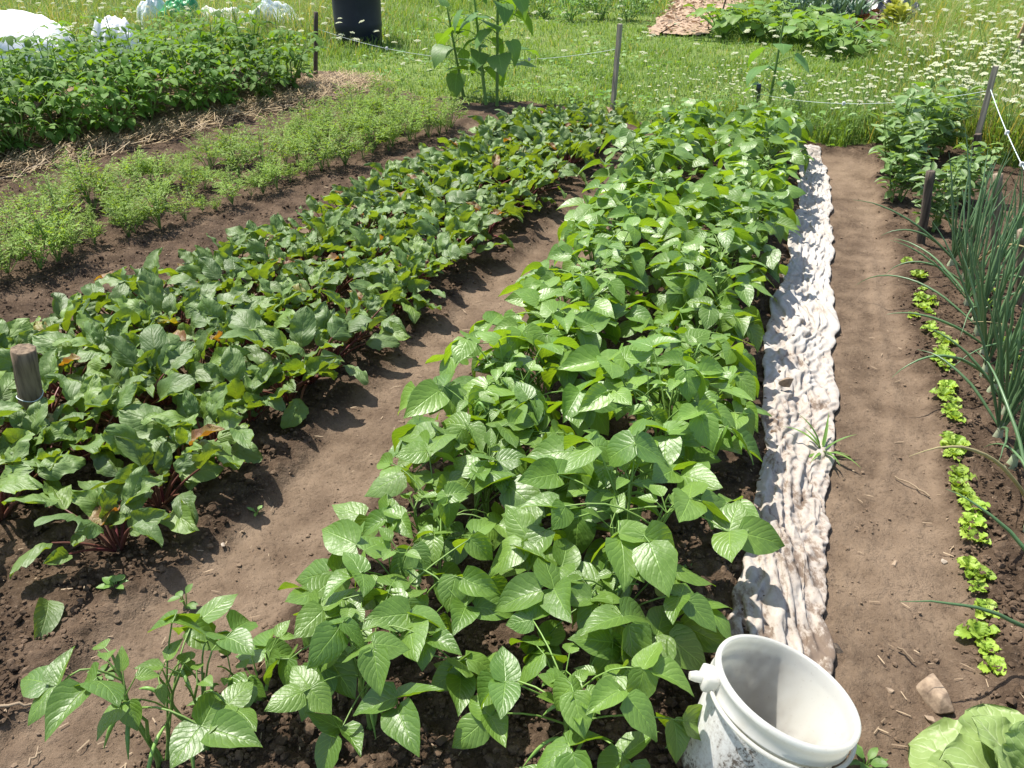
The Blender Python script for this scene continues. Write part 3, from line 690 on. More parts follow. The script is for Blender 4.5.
# ------------------------------------------------------------------ cloth strip
def cloth():
    cl = np.array([G(*p)[:2] for p in ((762, 720), (778, 640), (786, 560), (793, 470), (798, 400), (803, 330), (810, 260), (814, 200), (813, 165), (806, 150))])
    wid = [.1, .13, .105, .11, .125, .125, .11, .1, .09, .06]
    ns, nc = 620, 64
    t = np.linspace(0, 1, ns); d = np.concatenate([[0], np.cumsum(np.linalg.norm(np.diff(cl, axis=0), axis=1))]); L = d[-1]; s_ = t*L
    cx = np.interp(s_, d, cl[:, 0]); cy = np.interp(s_, d, cl[:, 1])
    for _ in range(2):
        kk = np.ones(31)/31; cx = np.convolve(np.pad(cx, 15, 'edge'), kk, 'valid'); cy = np.convolve(np.pad(cy, 15, 'edge'), kk, 'valid')
    w = np.interp(s_, d, wid)
    tx, ty = np.gradient(cx), np.gradient(cy); ln = np.hypot(tx, ty); tx, ty = tx/ln, ty/ln
    u = np.linspace(-1, 1, nc)
    UU = np.broadcast_to(u, (ns, nc)); SS = np.broadcast_to(s_[:, None], (ns, nc))
    edgeL = 1+.95*fbm(SS*3.5, SS*0+1.5, 91, 3)+.25*fbm(SS*14, SS*0, 92, 2); edgeR = 1+.75*fbm(SS*3.2, SS*0+7.5, 93, 3)+.25*fbm(SS*13, SS*0, 94, 2)
    off = UU*w[:, None]*np.where(UU < 0, edgeL, edgeR)+fbm(SS*6, UU*3, 95, 2)*.03
    X = cx[:, None]+ty[:, None]*off; Y = cy[:, None]-tx[:, None]*off
    ground = soft(X, Y)+.006
    Q = np.stack([X, Y, ground+.012+np.abs(fbm(SS*2.6, off*28+SS*5*np.sin(SS*2.3), 61, 3))*.032+np.abs(fbm(SS*6+off*14, off*16-SS*5, 62, 2))*.024], 2)
    Q[:, :, 2] += (1-UU**2)*.008
    edge0 = Q.copy(); edge0[:, :, 2] = ground
    lat = 1.52+.6*fbm(SS*2.2, off*0+3, 63, 2); lon = 1.03+.1*np.clip(fbm(SS*1.6, off*5, 64, 2)*4, 0, 1)
    dist = lambda A_, B_: np.linalg.norm(A_-B_, axis=-1)
    flat = Q.copy(); flat[:, :, 2] = ground
    ds = np.median(dist(flat[1:], flat[:-1])); dl = dist(flat[:, 1:], flat[:, :-1])
    cons = []
    def con(a, b, rest, k): cons.append((a, b, rest, k))
    sl = np.s_
    con(sl[:, 1:], sl[:, :-1], dl*lat[:, 1:], .5)
    con(sl[1:], sl[:-1], dist(flat[1:], flat[:-1])*lon[1:], .5)
    d1 = np.hypot(dl[1:]*lat[1:, 1:], ds*lon[1:, 1:])
    con(sl[1:, 1:], sl[:-1, :-1], d1, .22); con(sl[1:, :-1], sl[:-1, 1:], d1, .22)
    con(sl[:, 2:], sl[:, :-2], (dl[:, 1:]+dl[:, :-1])*lat[:, 1:-1]*.98, .16)
    con(sl[:, 4:], sl[:, :-4], 4*dl[:, 2:-1]*lat[:, 2:-2]*.93, .04)
    con(sl[2:], sl[:-2], 2*ds*lon[1:-1], .12)
    for it in range(170):
        acc = np.zeros_like(Q)
        for a, b, rest, k in cons:
            dv = Q[a]-Q[b]; L_ = np.linalg.norm(dv, axis=-1)+1e-9
            c_ = ((L_-rest)/L_*k*.5)[..., None]*dv
            acc[a] -= c_; acc[b] += c_
        Q = Q+acc*.9; Q[:, :, 2] -= .00005
        Q[:, :, 2] = np.maximum(Q[:, :, 2], ground)
        for e_ in (0, -1):
            Q[:, e_, :2] = edge0[:, e_, :2]; Q[:, e_, 2] = np.minimum(Q[:, e_, 2], ground[:, e_]+.006)
        Q[:, :, 2] = np.minimum(Q[:, :, 2], ground+.06)
    X, Y, Z = Q[:, :, 0], Q[:, :, 1], ground+(Q[:, :, 2]-ground)*.72+.004
    fold = Z-ground
    V = np.stack([X, Y, Z], 2).reshape(-1, 3); i = np.arange(ns-1)[:, None]*nc+np.arange(nc-1)[None]
    F = np.stack([i, i+1, i+nc+1, i+nc], 2).reshape(-1, 4)
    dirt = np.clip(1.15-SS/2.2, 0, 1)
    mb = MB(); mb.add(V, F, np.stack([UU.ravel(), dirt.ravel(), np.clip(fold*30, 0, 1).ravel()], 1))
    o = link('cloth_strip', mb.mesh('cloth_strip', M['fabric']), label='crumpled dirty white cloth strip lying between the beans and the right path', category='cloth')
    md = o.modifiers.new('thickness', 'SOLIDIFY'); md.thickness = .002; sb = o.modifiers.new('smooth', 'SUBSURF'); sb.levels = 1; sb.render_levels = 1
cloth()

# ------------------------------------------------------------------ bucket
def lathe(mb, prof, n=72, m=0):
    prof = np.array(prof, float); a = np.arange(n)/n*2*math.pi
    V = np.stack([prof[:, 0][:, None]*np.cos(a), prof[:, 0][:, None]*np.sin(a), np.repeat(prof[:, 1][:, None], n, 1)], 2).reshape(-1, 3)
    i = np.arange(len(prof)-1)[:, None]*n; j = np.arange(n)[None]; j2 = (j+1) % n
    mb.add(V, np.stack([i+j, i+j2, i+n+j2, i+n+j], 2).reshape(-1, 4), None, m)
def bucket():
    q = G(733, 781)
    BUCKET_LOC = (q[0], q[1], .012)
    t = thing('bucket', BUCKET_LOC, 'white plastic bucket leaning at the near end of the cloth strip', 'bucket', rot=(R(-6), R(19), R(0)))
    b = MB()
    lathe(b, [(0.001, 0), (.115, 0), (.12, .004), (.123, .02), (.141, .222)])
    link('body', b.mesh('bucket_body', M['bucket']), t)
    b = MB(); lathe(b, [(.138, .25), (.1375, .222), (.119, .02), (.114, .006), (.001, .006)])
    link('inner_wall', b.mesh('bucket_inner_wall', M['rim']), t)
    r = MB()
    lathe(r, [(.138, .25), (.1385, .253), (.143, .255), (.1485, .252), (.1495, .247), (.149, .242), (.146, .241), (.146, .214), (.1475, .212), (.1475, .209), (.141, .208), (.141, .2)])
    link('rim', r.mesh('bucket_rim', M['rim']), t)
    # ears and the plastic bail folded down round the rim
    A0 = R(178)
    for s_ in (0,):
        e = MB(); a = A0+s_; c, s2 = math.cos(a), math.sin(a)
        rr = np.array(((c, -s2, 0), (s2, c, 0), (0, 0, 1)))
        import bmesh
        bm = bmesh.new(); bmesh.ops.create_cube(bm, size=1); bmesh.ops.bevel(bm, geom=bm.edges[:], offset=.2, segments=3, affect='EDGES', profile=.5)
        V = np.array([v.co[:] for v in bm.verts]); Fq = [[v.index for v in f.verts] for f in bm.faces]; bm.free()
        V = (V*np.array((.03, .05, .038))+np.array((.158, 0, .225)))@rr.T
        e.add(V, [f for f in Fq if len(f) == 4]); 
        if any(len(f) == 3 for f in Fq): e.add(V, [f for f in Fq if len(f) == 3])
        tube(e, np.array([(.15, 0, .226), (.185, 0, .222), (.196, 0, .22)])@rr.T, [.012, .011, .008], 12, cap=True)
        link('ear', e.mesh('bucket_ear', M['rim']), t)
    h = MB()
    ph = np.linspace(0, math.pi, 48)
    pts = np.stack([.156*np.cos(ph), -.1525*np.sin(ph), .226-.024*np.sin(ph)**.5], 1)
    c, s2 = math.cos(A0+math.pi), math.sin(A0+math.pi); rr = np.array(((c, -s2, 0), (s2, c, 0), (0, 0, 1)))
    tube(h, pts@rr.T, .0045, 8)
    link('handle', h.mesh('bucket_handle', M['rim']), t)
    d = MB(); V = []; n = 40
    for k in range(n):
        a = k/n*6.283; rr_ = .08+.018*math.sin(2*a+1)+.008*math.sin(5*a); V.append((rr_*math.cos(a)-.01, rr_*math.sin(a)+.01, .0085))
    V.append((-.01, .01, .011)); d.add(V, [(k, (k+1) % n, n) for k in range(n)])
    link('residue', d.mesh('bucket_residue', M['residue']), t)
bucket()

# ------------------------------------------------------------------ stakes, twine, barrel
def stake(name, bpx, tpx, r, mat, label, cat='stake', sides=4, ring=False, group=None):
    b = G(*bpx); top = AtY(*tpx, b[1]); b[2] = H(b[0], b[1])
    t = thing(name, tuple(b), label, cat, group)
    d = top-b; mb = MB(); n = 9
    p = np.array([d*k/(n-1) for k in range(n)]); p[0] -= d/np.linalg.norm(d)*.12
    p[1:-1, :2] += rng.uniform(-.0015, .0015, (n-2, 2))
    tube(mb, np.concatenate([p, [p[-1]+d*.002]]), np.concatenate([np.full(n, r), [r*.88]]), sides, cap=True)
    link('post', mb.mesh('post', mat, smooth=sides > 4), t)
    if ring:
        w = MB(); a = np.linspace(0, 6.283, 30); c = d*.55
        tube(w, np.stack([np.cos(a)*r*1.03+c[0], np.sin(a)*r*1.03+c[1], c[2]+a*0+.006*np.sin(a*2)], 1), .0015, 5)
        link('wire', w.mesh('wire_ring', M['twine']), t)
    return t, top
stake('wooden_stake', (40, 452), (23, 349), .037, M['stakewood'], 'thick weathered wooden stake with a wire ring at the left edge among the beets', ring=True, sides=8)
_, TA = stake('wooden_stake', (316, 84), (316, 12), .022, M['darkwood'], 'dark wooden stake at the right end of the potato row', sides=6)
_, TB = stake('wooden_stake', (612, 116), (620, 24), .022, M['greywood'], 'grey wooden stake at the far end of the beet bed')
_, TD = stake('wooden_stake', (755, 122), (759, 84), .02, M['blackplastic'], 'short black stake beside the young sunflower behind the beans', sides=6)
_, TC = stake('wooden_stake', (968, 172), (996, 66), .021, M['greywood'], 'tall grey stake leaning right at the edge of the meadow')
stake('wooden_stake', (974, 178), (978, 134), .026, M['darkwood'], 'short dark stake just below the leaning stake')
stake('wooden_stake', (920, 246), (931, 171), .022, M['darkwood'], 'dark upright stake in front of the broad beans', sides=6)
stake('wooden_stake', (919, 165), (923, 130), .024, M['darkwood'], 'short dark stump of a stake behind the broad beans')
stake('wooden_stake', (992, 262), (998, 174), .022, M['wood'], 'brown stake between the onions and the broad beans', sides=6)
stake('wooden_stake', (1018, 310), (1023, 230), .022, M['wood'], 'brown stake at the right edge among the onions', sides=6)
def clip_mesh(s_=.02):
    import bmesh
    bm = bmesh.new(); bmesh.ops.create_cube(bm, size=1); bmesh.ops.bevel(bm, geom=bm.edges[:], offset=.22, segments=2, affect='EDGES', profile=.5)
    me = bpy.data.meshes.new('insulator'); bm.to_mesh(me); bm.free(); me.materials.append(M['whiteplastic'])
    return me
CLIP = clip_mesh()
def twine(a, b, sag, label, clips=(), r=.0016):
    a, b = np.array(a), np.array(b); t = thing('twine', tuple(a), label, 'twine')
    n = 24; s_ = np.linspace(0, 1, n)[:, None]; p = (b-a)*s_; p[:, 2] -= sag*4*(s_*(1-s_))[:, 0]
    mb = MB(); tube(mb, p, r, 5); link('cord', mb.mesh('cord', M['twine']), t)
    for f in clips:
        o = link('insulator', CLIP, t); o.location = tuple(p[int(f*(n-1))]); o.scale = (.022, .02, .028)
def near_top(T, base_px, f):
    b = G(*base_px); return b+(T-b)*f
twine(near_top(TA, (316, 84), .78), near_top(TB, (612, 116), .74), .17, 'white fence twine sagging from the potato stake past the sunflowers', (.3, .78))
twine(near_top(TD, (755, 122), .75), near_top(TC, (968, 172), .78), .08, 'thin pale twine from the black stake to the leaning stake', (.45,))
twine(near_top(TC, (968, 172), .8), AtY(1030, 180, TC[1]-.9), .02, 'white cord running down right from the leaning stake', (.5, .85), .003)

def barrel():
    b = G(360, 46); t = thing('barrel', tuple(b), 'dark blue plastic barrel standing in the grass behind the carrots', 'barrel')
    mb = MB(); r = .285
    lathe(mb, [(0, 0), (r*.9, 0), (r*.95, .02), (r*.97, .2), (r, .24), (r*.985, .27), (r, .45), (r*1.0, .6), (r*1.02, .62), (r*.985, .66), (r*.97, .85), (r*.9, .9), (.001, .9)], 48)
    link('body', mb.mesh('barrel_body', M['barrel']), t)
    mb = MB(); lathe(mb, [(r*.88, .895), (r*.99, .9), (r*1.0, .925), (r*.97, .935), (r*.88, .925)], 48); link('lid_ring', mb.mesh('barrel_ring', M['barrel']), t)
barrel()

# --- sunflowers
def sunflower(px, h, label, lean=(0, 0), nl=11, LS=.17, seed=0):
    b = G(*px); b[2] = H(b[0], b[1]); t = thing('sunflower', tuple(b), label, 'sunflower', 'sunflowers at the bed ends')
    st, fo = MB(), MB()
    p = bow((0, 0, 0), (lean[0], lean[1], h), 0, 14); tube(st, p, [.014, .008], 8)
    for k in range(nl):
        i = 3+int(10*k/nl); a = k*2.399+U(-.4, .4)+seed; L = LS*U(.8, 1.15)*(1 if k < nl-3 else .7)
        e = p[i]+np.array((math.cos(a)*L*.62, math.sin(a)*L*.62, .06)); tube(st, bow(p[i], e, .02, 5), [.004, .0025], 5)
        leaf(fo, e, rotm(a, U(-1.0, .5) if k < nl-3 else U(.2, .9), U(-.35, .35)), L, L*.82, 'heart', 8, 6, U(-.1, .25), U(.5, 1.2), .02, 1.5)
    link('stalk', st.mesh('sunflower_stalk', M['stem']), t); link('foliage', fo.mesh('sunflower_foliage', M['sunfl']), t)
sunflower((497, 110), 1.22, 'tallest sunflower of the group behind the carrots', (.02, 0), 20, .25)
sunflower((486, 108), 1.0, 'sunflower just left of the tallest in the group behind the carrots', (-.1, .05), 14, .22, 1)
sunflower((464, 102), .74, 'leftmost and lower sunflower leaning left behind the carrots', (-.12, 0), 14, .22, 2)
sunflower((767, 118), .74, 'young sunflower beside the black stake behind the beans', (.02, 0), 10, .2, 3)
sunflower((916, 150), .46, 'small young sunflower with a pale top leaf above the broad beans', (0, 0), 7, .13, 4)

# --- sheet plastic, bags and covers by the potatoes
def mound(name, px, sx, sy, h, mat, label, cat, seed, rough=.5, n=44, rz=0.):
    b = G(*px); g = np.linspace(-1, 1, n); X, Y = np.meshgrid(g, g); rr = np.sqrt(X*X+Y*Y)+fbm(X*2+seed, Y*2, seed, 2)*.5
    prof = np.clip(1-rr**2.2, 0, 1)**.55
    Z = prof*h*(1+rough*fbm(X*2.3+seed*5, Y*2.3, seed+1, 3)*2)+prof**.5*np.abs(fbm(X*6, Y*6, seed+2, 3))*h*.35
    V = np.stack([X*sx*(1+.1*Z/h), Y*sy, Z+.005], 2).reshape(-1, 3); i = np.arange(n-1)[:, None]*n+np.arange(n-1)[None]
    F = np.stack([i, i+1, i+n+1, i+n], 2).reshape(-1, 4); F = F[(rr.ravel()[F] < 1.02).any(1)]
    used, inv = np.unique(F, return_inverse=True)
    mb = MB(); mb.add(V[used], inv.reshape(F.shape)); o = link(name, mb.mesh(name, mat), label=label, category=cat); o.location = tuple(b); o.rotation_euler = (0, 0, rz)
    return o
mound('white_fleece', (0, 58), .9, .7, .43, M['rowcover'], 'large white fleece cover heaped behind the potatoes at the left edge', 'garden fleece', 1, .15)
mound('white_fleece', (122, 62), .27, .22, .42, M['rowcover'], 'small white fleece mound showing over the middle of the potatoes', 'garden fleece', 2, .3)
mound('plastic_bag', (158, 34), .22, .2, .42, M['clearbag'], 'pale clear plastic bag left of the green bag', 'bag', 3)
mound('plastic_bag', (184, 36), .32, .25, .44, M['greenbag'], 'bright green plastic bag behind the potatoes', 'bag', 4)
mound('plastic_sheet', (222, 30), .42, .25, .26, M['rowcover'], 'white plastic sheet right of the green bag', 'plastic sheet', 5, .6)
mound('plastic_sheet', (270, 34), .42, .3, .34, M['clearbag'], 'greyish white plastic sheet behind the potato stake', 'plastic sheet', 6, .6)
mound('plastic_sheet', (872, 14), .5, .6, .35, M['blackplastic'], 'crumpled black plastic sheet at the back of the far garden bed', 'plastic sheet', 7, .6)
mound('plastic_sheet', (872, 2), .5, .4, .45, M['greyfilm'], 'crumpled grey plastic sheet behind the black one', 'plastic sheet', 8, .6)
mound('plastic_sheet', (911, 25), .14, .25, .2, M['blackplastic'], 'small black plastic piece by the straw path', 'plastic sheet', 9, .6)

# --- far bed
def proto_squash(seed):
    fo, st = MB(), MB()
    for k in range(30):
        a = k*2.399+U(-.3, .3); r = .42*math.sqrt((k+.3)/30); e = np.array((math.cos(a)*r, math.sin(a)*r, U(.18, .36)))
        tube(st, bow((0, 0, 0), e, .04, 6), [.008, .005], 5); L = U(.1, .15)
        leaf(fo, e, rotm(a+U(-.5, .5), U(-.4, .3), U(-.3, .3)), L, L*1.1, 'round', 7, 6, U(.05, .35), U(.2, .8), .04, 2)
    return [('foliage', fo.mesh('squash_foliage', M['squash'])), ('stalks', st.mesh('squash_stalks', M['stem']))]
SQ = [proto_squash(i) for i in range(3)]
for i, p in enumerate([(722, 40), (748, 42), (775, 44), (800, 48), (826, 54), (850, 60), (760, 34), (790, 36), (818, 42), (842, 48), (735, 34)]):
    q = G(*p); dup(SQ[i % 3], 'squash_plant', (q[0], q[1], .0), U(0, 6.28), U(.85, 1.1), (f'{ORD(i+1)} squash plant from the left along the front of the far garden bed' if i < 6 else f'{ORD(i-5)} squash plant in the back line of the far garden bed'), 'squash plant', 'squash in the far bed')
def proto_leek():
    fo = MB()
    for k in range(9):
        a = k*2.399+U(-.5, .5); L = U(.45, .75)
        leaf(fo, (0, 0, .02), rotm(a, U(1.05, 1.5), 0), L, .035, 'lance', 8, 2, .4, U(.1, 1.3))
    return fo.mesh('leek', M['leek'])
LK = [proto_leek() for _ in range(3)]
c = 0
for i in range(4):
    for j in range(9):
        q = G(785+j*9+i*3, 25-i*4.5); q[:2] += rng.uniform(-.08, .08, 2); o = link('leek_plant', LK[(i+j) % 3]); o.location = tuple(q); o.rotation_euler = (0, 0, U(0, 6.28)); o.scale = (U(.85, 1.15),)*3
        o['label'] = f'blue-green leek, {ORD(j+1)} from the left in the {["front", "second", "third", "back"][i]} line of the far leek bed'; o['category'] = 'leek'; o['group'] = 'leeks in the far bed'
def proto_small(mat, name, L=.1, n=16, h=.15, prof='frill'):
    fo = MB()
    for k in range(n):
        a = k*2.399; f = k/n
        leaf(fo, (math.cos(a)*.02, math.sin(a)*.02, h*(1-f)*.5), rotm(a, 1.2-1.0*f, U(-.3, .3)), L*U(.8, 1.2), L*.7, prof, 6, 4, .3, U(.3, 1), .06, 2.5)
    return fo.mesh(name, mat)
rl = proto_small(M['redlettuce'], 'red_lettuce', .17, 18); yp = proto_small(M['yellowplant'], 'yellow_leafed_plant', .16, 36, .6, 'oval')
for i, p in enumerate([(858, 34), (868, 32), (878, 33), (863, 26), (874, 26)]):
    q = G(*p); o = link('red_lettuce', rl); o.location = tuple(q); o.rotation_euler = (0, 0, U(0, 6.28)); o['label'] = f'dark red lettuce, {ORD((i if i < 3 else i-3)+1)} from the left in the {"front" if i < 3 else "back"} line of the red patch'; o['category'] = 'lettuce'; o['group'] = 'red lettuces in the far bed'
for i, p in enumerate([(886, 36), (897, 38), (891, 28)]):
    q = G(*p); o = link('yellow_leafed_plant', yp); o.location = tuple(q); o.rotation_euler = (0, 0, U(0, 6.28)); o['label'] = ['left yellow-green leafy plant beside the red lettuces', 'right yellow-green leafy plant by the straw path', 'rear yellow-green leafy plant below the black plastic'][i]; o['category'] = 'plant'; o['group'] = 'yellow-green plants in the far bed'
# thin dark stake by bark path
stake('thin_stake', (720, 22), (727, -6), .012, M['darkwood'], 'thin dark stick standing beside the bark path', sides=6)
# chipboard sign panel at right
b = G(1008, 78); t = thing('chipboard_panel', tuple(b), 'small tan chipboard panel on a post in the meadow at the right edge', 'panel', rot=(0, R(12), R(10)))
import bmesh
def boxm(name, s_, c, mat, bev=.004):
    bm = bmesh.new(); bmesh.ops.create_cube(bm, size=1)
    for v in bm.verts: v.co = Vector((v.co.x*s_[0]+c[0], v.co.y*s_[1]+c[1], v.co.z*s_[2]+c[2]))
    bmesh.ops.bevel(bm, geom=bm.edges[:], offset=bev, segments=2, affect='EDGES')
    me = bpy.data.meshes.new(name); bm.to_mesh(me); bm.free(); me.materials.append(mat); return me
link('board', boxm('board', (.2, .018, .36), (0, 0, .54), M['osb']), t); link('post', boxm('panel_post', (.035, .035, .8), (0, .03, .3), M['greywood']), t)

# ------------------------------------------------------------------ meadow
def tall(px, py):
    """how tall the grass stands"""
    right = np.clip((px-840-(py-60)*.15)/90, 0, 1)
    left = np.clip((440-px)/120, 0, 1)*np.clip((62-py)/20, 0, 1)
    back = np.clip((14-py)/10, 0, 1)*.6
    midr = np.clip((px-650)/80, 0, 1)*np.clip((py-105)/25, 0, 1)*.45
    return np.clip(np.maximum.reduce([right, left, back, midr]), 0, 1)
def nograss(x, y):
    px, py = P(x, y)
    bad = is_soil(x, y)|(inside(px, py, CHIP) & (rng.uniform(0, 1, len(x)) < .9))
    bad |= inside(px, py, CHIP2) & (rng.uniform(0, 1, len(x)) < .8)
    bad |= (np.hypot(x-G(360, 46)[0], y-G(360, 46)[1]) < .33)
    return bad
def grass():
    n = 330000
    y = np.exp(rng.uniform(math.log(5.2), math.log(26), n)); x = rng.uniform(-1, 1, n)*.8*(y+1)
    k = ~nograss(x, y); x, y = x[k], y[k]; n = len(x)
    px, py = P(x, y); tl = tall(px, py); cl = vnoise(x*2.2, y*2.2, 55)
    h = (.035+.06*cl+.12*np.clip(vnoise(x*3.1, y*3.1, 57)-.62, 0, 1))*(1-tl)+tl*(.22+.34*cl); h = h*rng.uniform(.55, 1.35, n)
    # fringe at the plot edge is taller
    w = rng.uniform(.0035, .007, n)*(1+.06*y)*(1-.25*tl)
    az = rng.uniform(0, 6.283, n); ln = rng.uniform(.35, 1.15, n)
    dx, dy = np.cos(az), np.sin(az); sx_, sy_ = -dy*w/2, dx*w/2
    z0 = np.where(y < 9.4, soft(x, y), fbm(x*.4, y*.4, 8, 2)*.08)-.01
    b = np.stack([x, y, z0], 1); s3 = np.stack([sx_, sy_, 0*w], 1)
    mid = b+np.stack([dx*h*ln*.3, dy*h*ln*.3, h*.6], 1); tip = b+np.stack([dx*h*ln*.9, dy*h*ln*.9, h*(1-.25*ln)], 1)
    V = np.stack([b-s3, b+s3, mid-s3*.8, mid+s3*.8, tip], 1).reshape(-1, 3)
    base = np.arange(n)[:, None]*5
    r = np.clip(.45*rng.uniform(0, 1, n)+.55*vnoise(x*.9+9, y*.9, 66)+(rng.uniform(0, 1, n) < .05+.22*tl)*.6, 0, 1)
    A = np.zeros((n, 5, 3)); A[:, :, 2] = r[:, None]
    mb = MB(); mb.add(V, base+np.array([[0, 1, 3, 2]]), A.reshape(-1, 3)); mb.t.append((base+np.array([[2, 3, 4]]))); mb.tm.append(np.zeros(n))
    link('meadow_grass', mb.mesh('meadow_grass', M['grass']), kind='stuff', label='green grass of the lawn and meadow behind the garden', category='grass')
    # broad-leaved ground plants among the grass
    lm = MB(); leaf(lm, (0, 0, 0), rotm(0, .5), 1, .45, 'oval', 3, 2, .2, .8); V = lm.v[0]; F = lm.q[0]; lf = lm.a[0]
    n = 26000; y = np.exp(rng.uniform(math.log(5.2), math.log(22), n)); x = rng.uniform(-1, 1, n)*.8*(y+1); px, py = P(x, y)
    tl = tall(px, py); edge = (py-np.interp(px, EDGE[:, 0], EDGE[:, 1]) > -14)
    k = ~nograss(x, y) & ((vnoise(x*1.5, y*1.5, 90)+.35*tl+.4*edge) > .62); x, y, tl, edge = x[k], y[k], tl[k], edge[k]; n = len(x)
    mb = MB(); scatter(mb, V, F, lf, np.stack([x, y, rng.uniform(.0, 1, n)*(.05+.25*tl+.1*edge)], 1), rng.uniform(0, 6.28, n), rng.uniform(.04, .09, n), .6)
    link('meadow_weeds', mb.mesh('meadow_weeds', M['weedleaf']), kind='stuff', label='low leafy weeds growing through the meadow grass', category='weeds')
grass()
def umbel(mb, c, r, seed):
    n = 19; nr = np.array(rotm(U(0, 6.3), 0, 0))
    tl = rotm(U(0, 6.3), U(-.3, .3), U(-.25, .25))
    for k in range(n):
        a = k*2.399; rr = r*math.sqrt((k+.3)/n); rad = r*U(.2, .3)
        ctr = np.array((math.cos(a)*rr, math.sin(a)*rr, -.25*rr*rr/r+U(-.004, .004)))
        m = 6; V = [ctr+np.array((math.cos(j/m*6.283)*rad, math.sin(j/m*6.283)*rad, -.003)) for j in range(m)]+[ctr+np.array((0, 0, .004))]
        V = np.array(V)@tl.T+c
        mb.add(V, [(j, (j+1) % m, m) for j in range(m)], np.full((m+1, 3), U(0, 1)))
    return tl
def proto_lace(h):
    st, heads = MB(), []; nh = 1+int(U(0, 2.2))
    root = np.array((0, 0, 0.)); fork = np.array((U(-.03, .03), U(-.03, .03), h*.45)); tube(st, [root, fork], .003, 4)
    for k in range(nh):
        a = U(0, 6.3); e = fork+np.array((math.cos(a)*U(.03, .2), math.sin(a)*U(.03, .2), h*U(.2, .7))); tube(st, bow(fork, e, 0, 4), .002, 4)
        r = U(.014, .029); fl = MB(); umbel(fl, e+np.array((0, 0, .012)), r, k); heads.append(fl)
        for j in range(5): 
            tube(st, [e-np.array((0, 0, .015)), e+np.array((math.cos(j*1.26)*r*.6, math.sin(j*1.26)*r*.6, .008))], .001, 3)
    for k in range(5):
        a = U(0, 6.3); leaf(st, fork*U(.3, 1), rotm(a, U(.1, .8)), U(.06, .1), .03, 'lance', 3, 2, .2, .5)
    return [('stem', st.mesh('lace_stem', M['stem']))]+[('flower_head', f.mesh('lace_flower_head', M['lace'])) for f in heads]
LC = [proto_lace(U(.38, .55)) for _ in range(8)]
def lace():
    n = 9000; y = np.exp(rng.uniform(math.log(5.4), math.log(22), n)); x = rng.uniform(-1, 1, n)*.72*(y+1); px, py = P(x, y)
    k = ~nograss(x, y); x, y, px, py = x[k], y[k], px[k], py[k]
    dens = np.clip((px-830-(py-60)*.1)/120, 0, 1)*1.0*np.where(py > 130, .8, 1)
    dens = np.maximum(dens, np.clip((px-600)/120, 0, 1)*np.clip((py-66)/30, 0, 1)*.95)
    dens = np.maximum(dens, np.clip((430-px)/100, 0, 1)*np.clip((95-py)/20, 0, 1)*.6)
    dens = np.maximum(dens, .13)
    dens *= np.clip(vnoise(x*1.1, y*1.1, 33)*1.5+.1, 0, 1)
    k = rng.uniform(0, 1, len(x)) < dens*.62; x, y, px, py = x[k], y[k], px[k], py[k]
    order = np.argsort(y); x, y, px, py = x[order], y[order], px[order], py[order]
    vis = (px > -20) & (px < 1044) & (py > -10)
    cnt = 0; rest = []
    for i in range(len(x)):
        tt = float(tall(px[i], py[i])); sc = (.5+.55*tt)*U(.85, 1.15)
        if vis[i] and cnt < 290:
            cnt += 1
            zone = 'in the tall meadow at the right behind the stakes' if px[i] > 840 else 'in the short grass beyond the bean bed' if px[i] > 440 else 'in the tall grass behind the potatoes and carrots'
            dup(LC[i % 8], 'wild_carrot_flower', (x[i], y[i], 0), U(0, 6.28), sc, 'white wild carrot flowers '+zone, 'wildflower', 'wild carrot flowers '+zone)
        else: rest.append((x[i], y[i], sc))
    print('lace', cnt, len(rest))
    mb = MB()
    for (a, b_, sc) in rest[:1600]:
        umbel(mb, np.array((a, b_, U(.3, .6)*sc)), U(.022, .038), 0)
    if rest: link('distant_wild_carrot', mb.mesh('distant_wild_carrot', M['lace']), kind='stuff', label='smaller white wild carrot flower heads scattered through the far meadow', category='wildflowers')
lace()

# bushy weeds at the back edge of the lawn
BU_ = [proto_potato(20+i, .5, 'weedleaf', .045, 8, .35) for i in range(2)]
for i, p in enumerate([(545, 18), (570, 22), (600, 20), (628, 22), (520, 14), (585, 10), (640, 14)]):
    q = G(*p); dup(BU_[i % 2], 'leafy_weed', tuple(q), U(0, 6.28), U(.8, 1.2), f'{ORD(sorted([545, 570, 600, 628, 520, 585, 640]).index(p[0])+1)} bushy green weed from the left in the patch beyond the lawn', 'weed', 'bushy weeds beyond the lawn')

# ------------------------------------------------------------------ foreground details
def rock(mb, s_, seed):
    rr = np.random.default_rng(seed*7+1)
    p = rr.normal(0, 1, (11, 3)); p /= np.linalg.norm(p, axis=1)[:, None]; p *= rr.uniform(.85, 1.15, (11, 1))
    bm = bmesh.new()
    for q in p*np.asarray(s_): bm.verts.new(q)
    r_ = bmesh.ops.convex_hull(bm, input=bm.verts[:])
    loose = [v for v in bm.verts if not v.link_faces]; bmesh.ops.delete(bm, geom=loose, context='VERTS')
    bmesh.ops.bevel(bm, geom=bm.edges[:], offset=min(s_)*.07, segments=2, affect='EDGES', profile=.5)
    bmesh.ops.triangulate(bm, faces=bm.faces[:]); bmesh.ops.subdivide_edges(bm, edges=bm.edges[:], cuts=1, use_grid_fill=True); bmesh.ops.triangulate(bm, faces=bm.faces[:])
    bm.verts.index_update(); V = np.array([v.co[:] for v in bm.verts]); F = np.array([[v.index for v in f.verts] for f in bm.faces]); bm.free()
    V = V*(1+.1*fbm(V[:, 0]*40+seed, V[:, 1]*40+V[:, 2]*30, seed, 2))[:, None]
    mb.add(V, F, np.zeros((len(V), 3)))
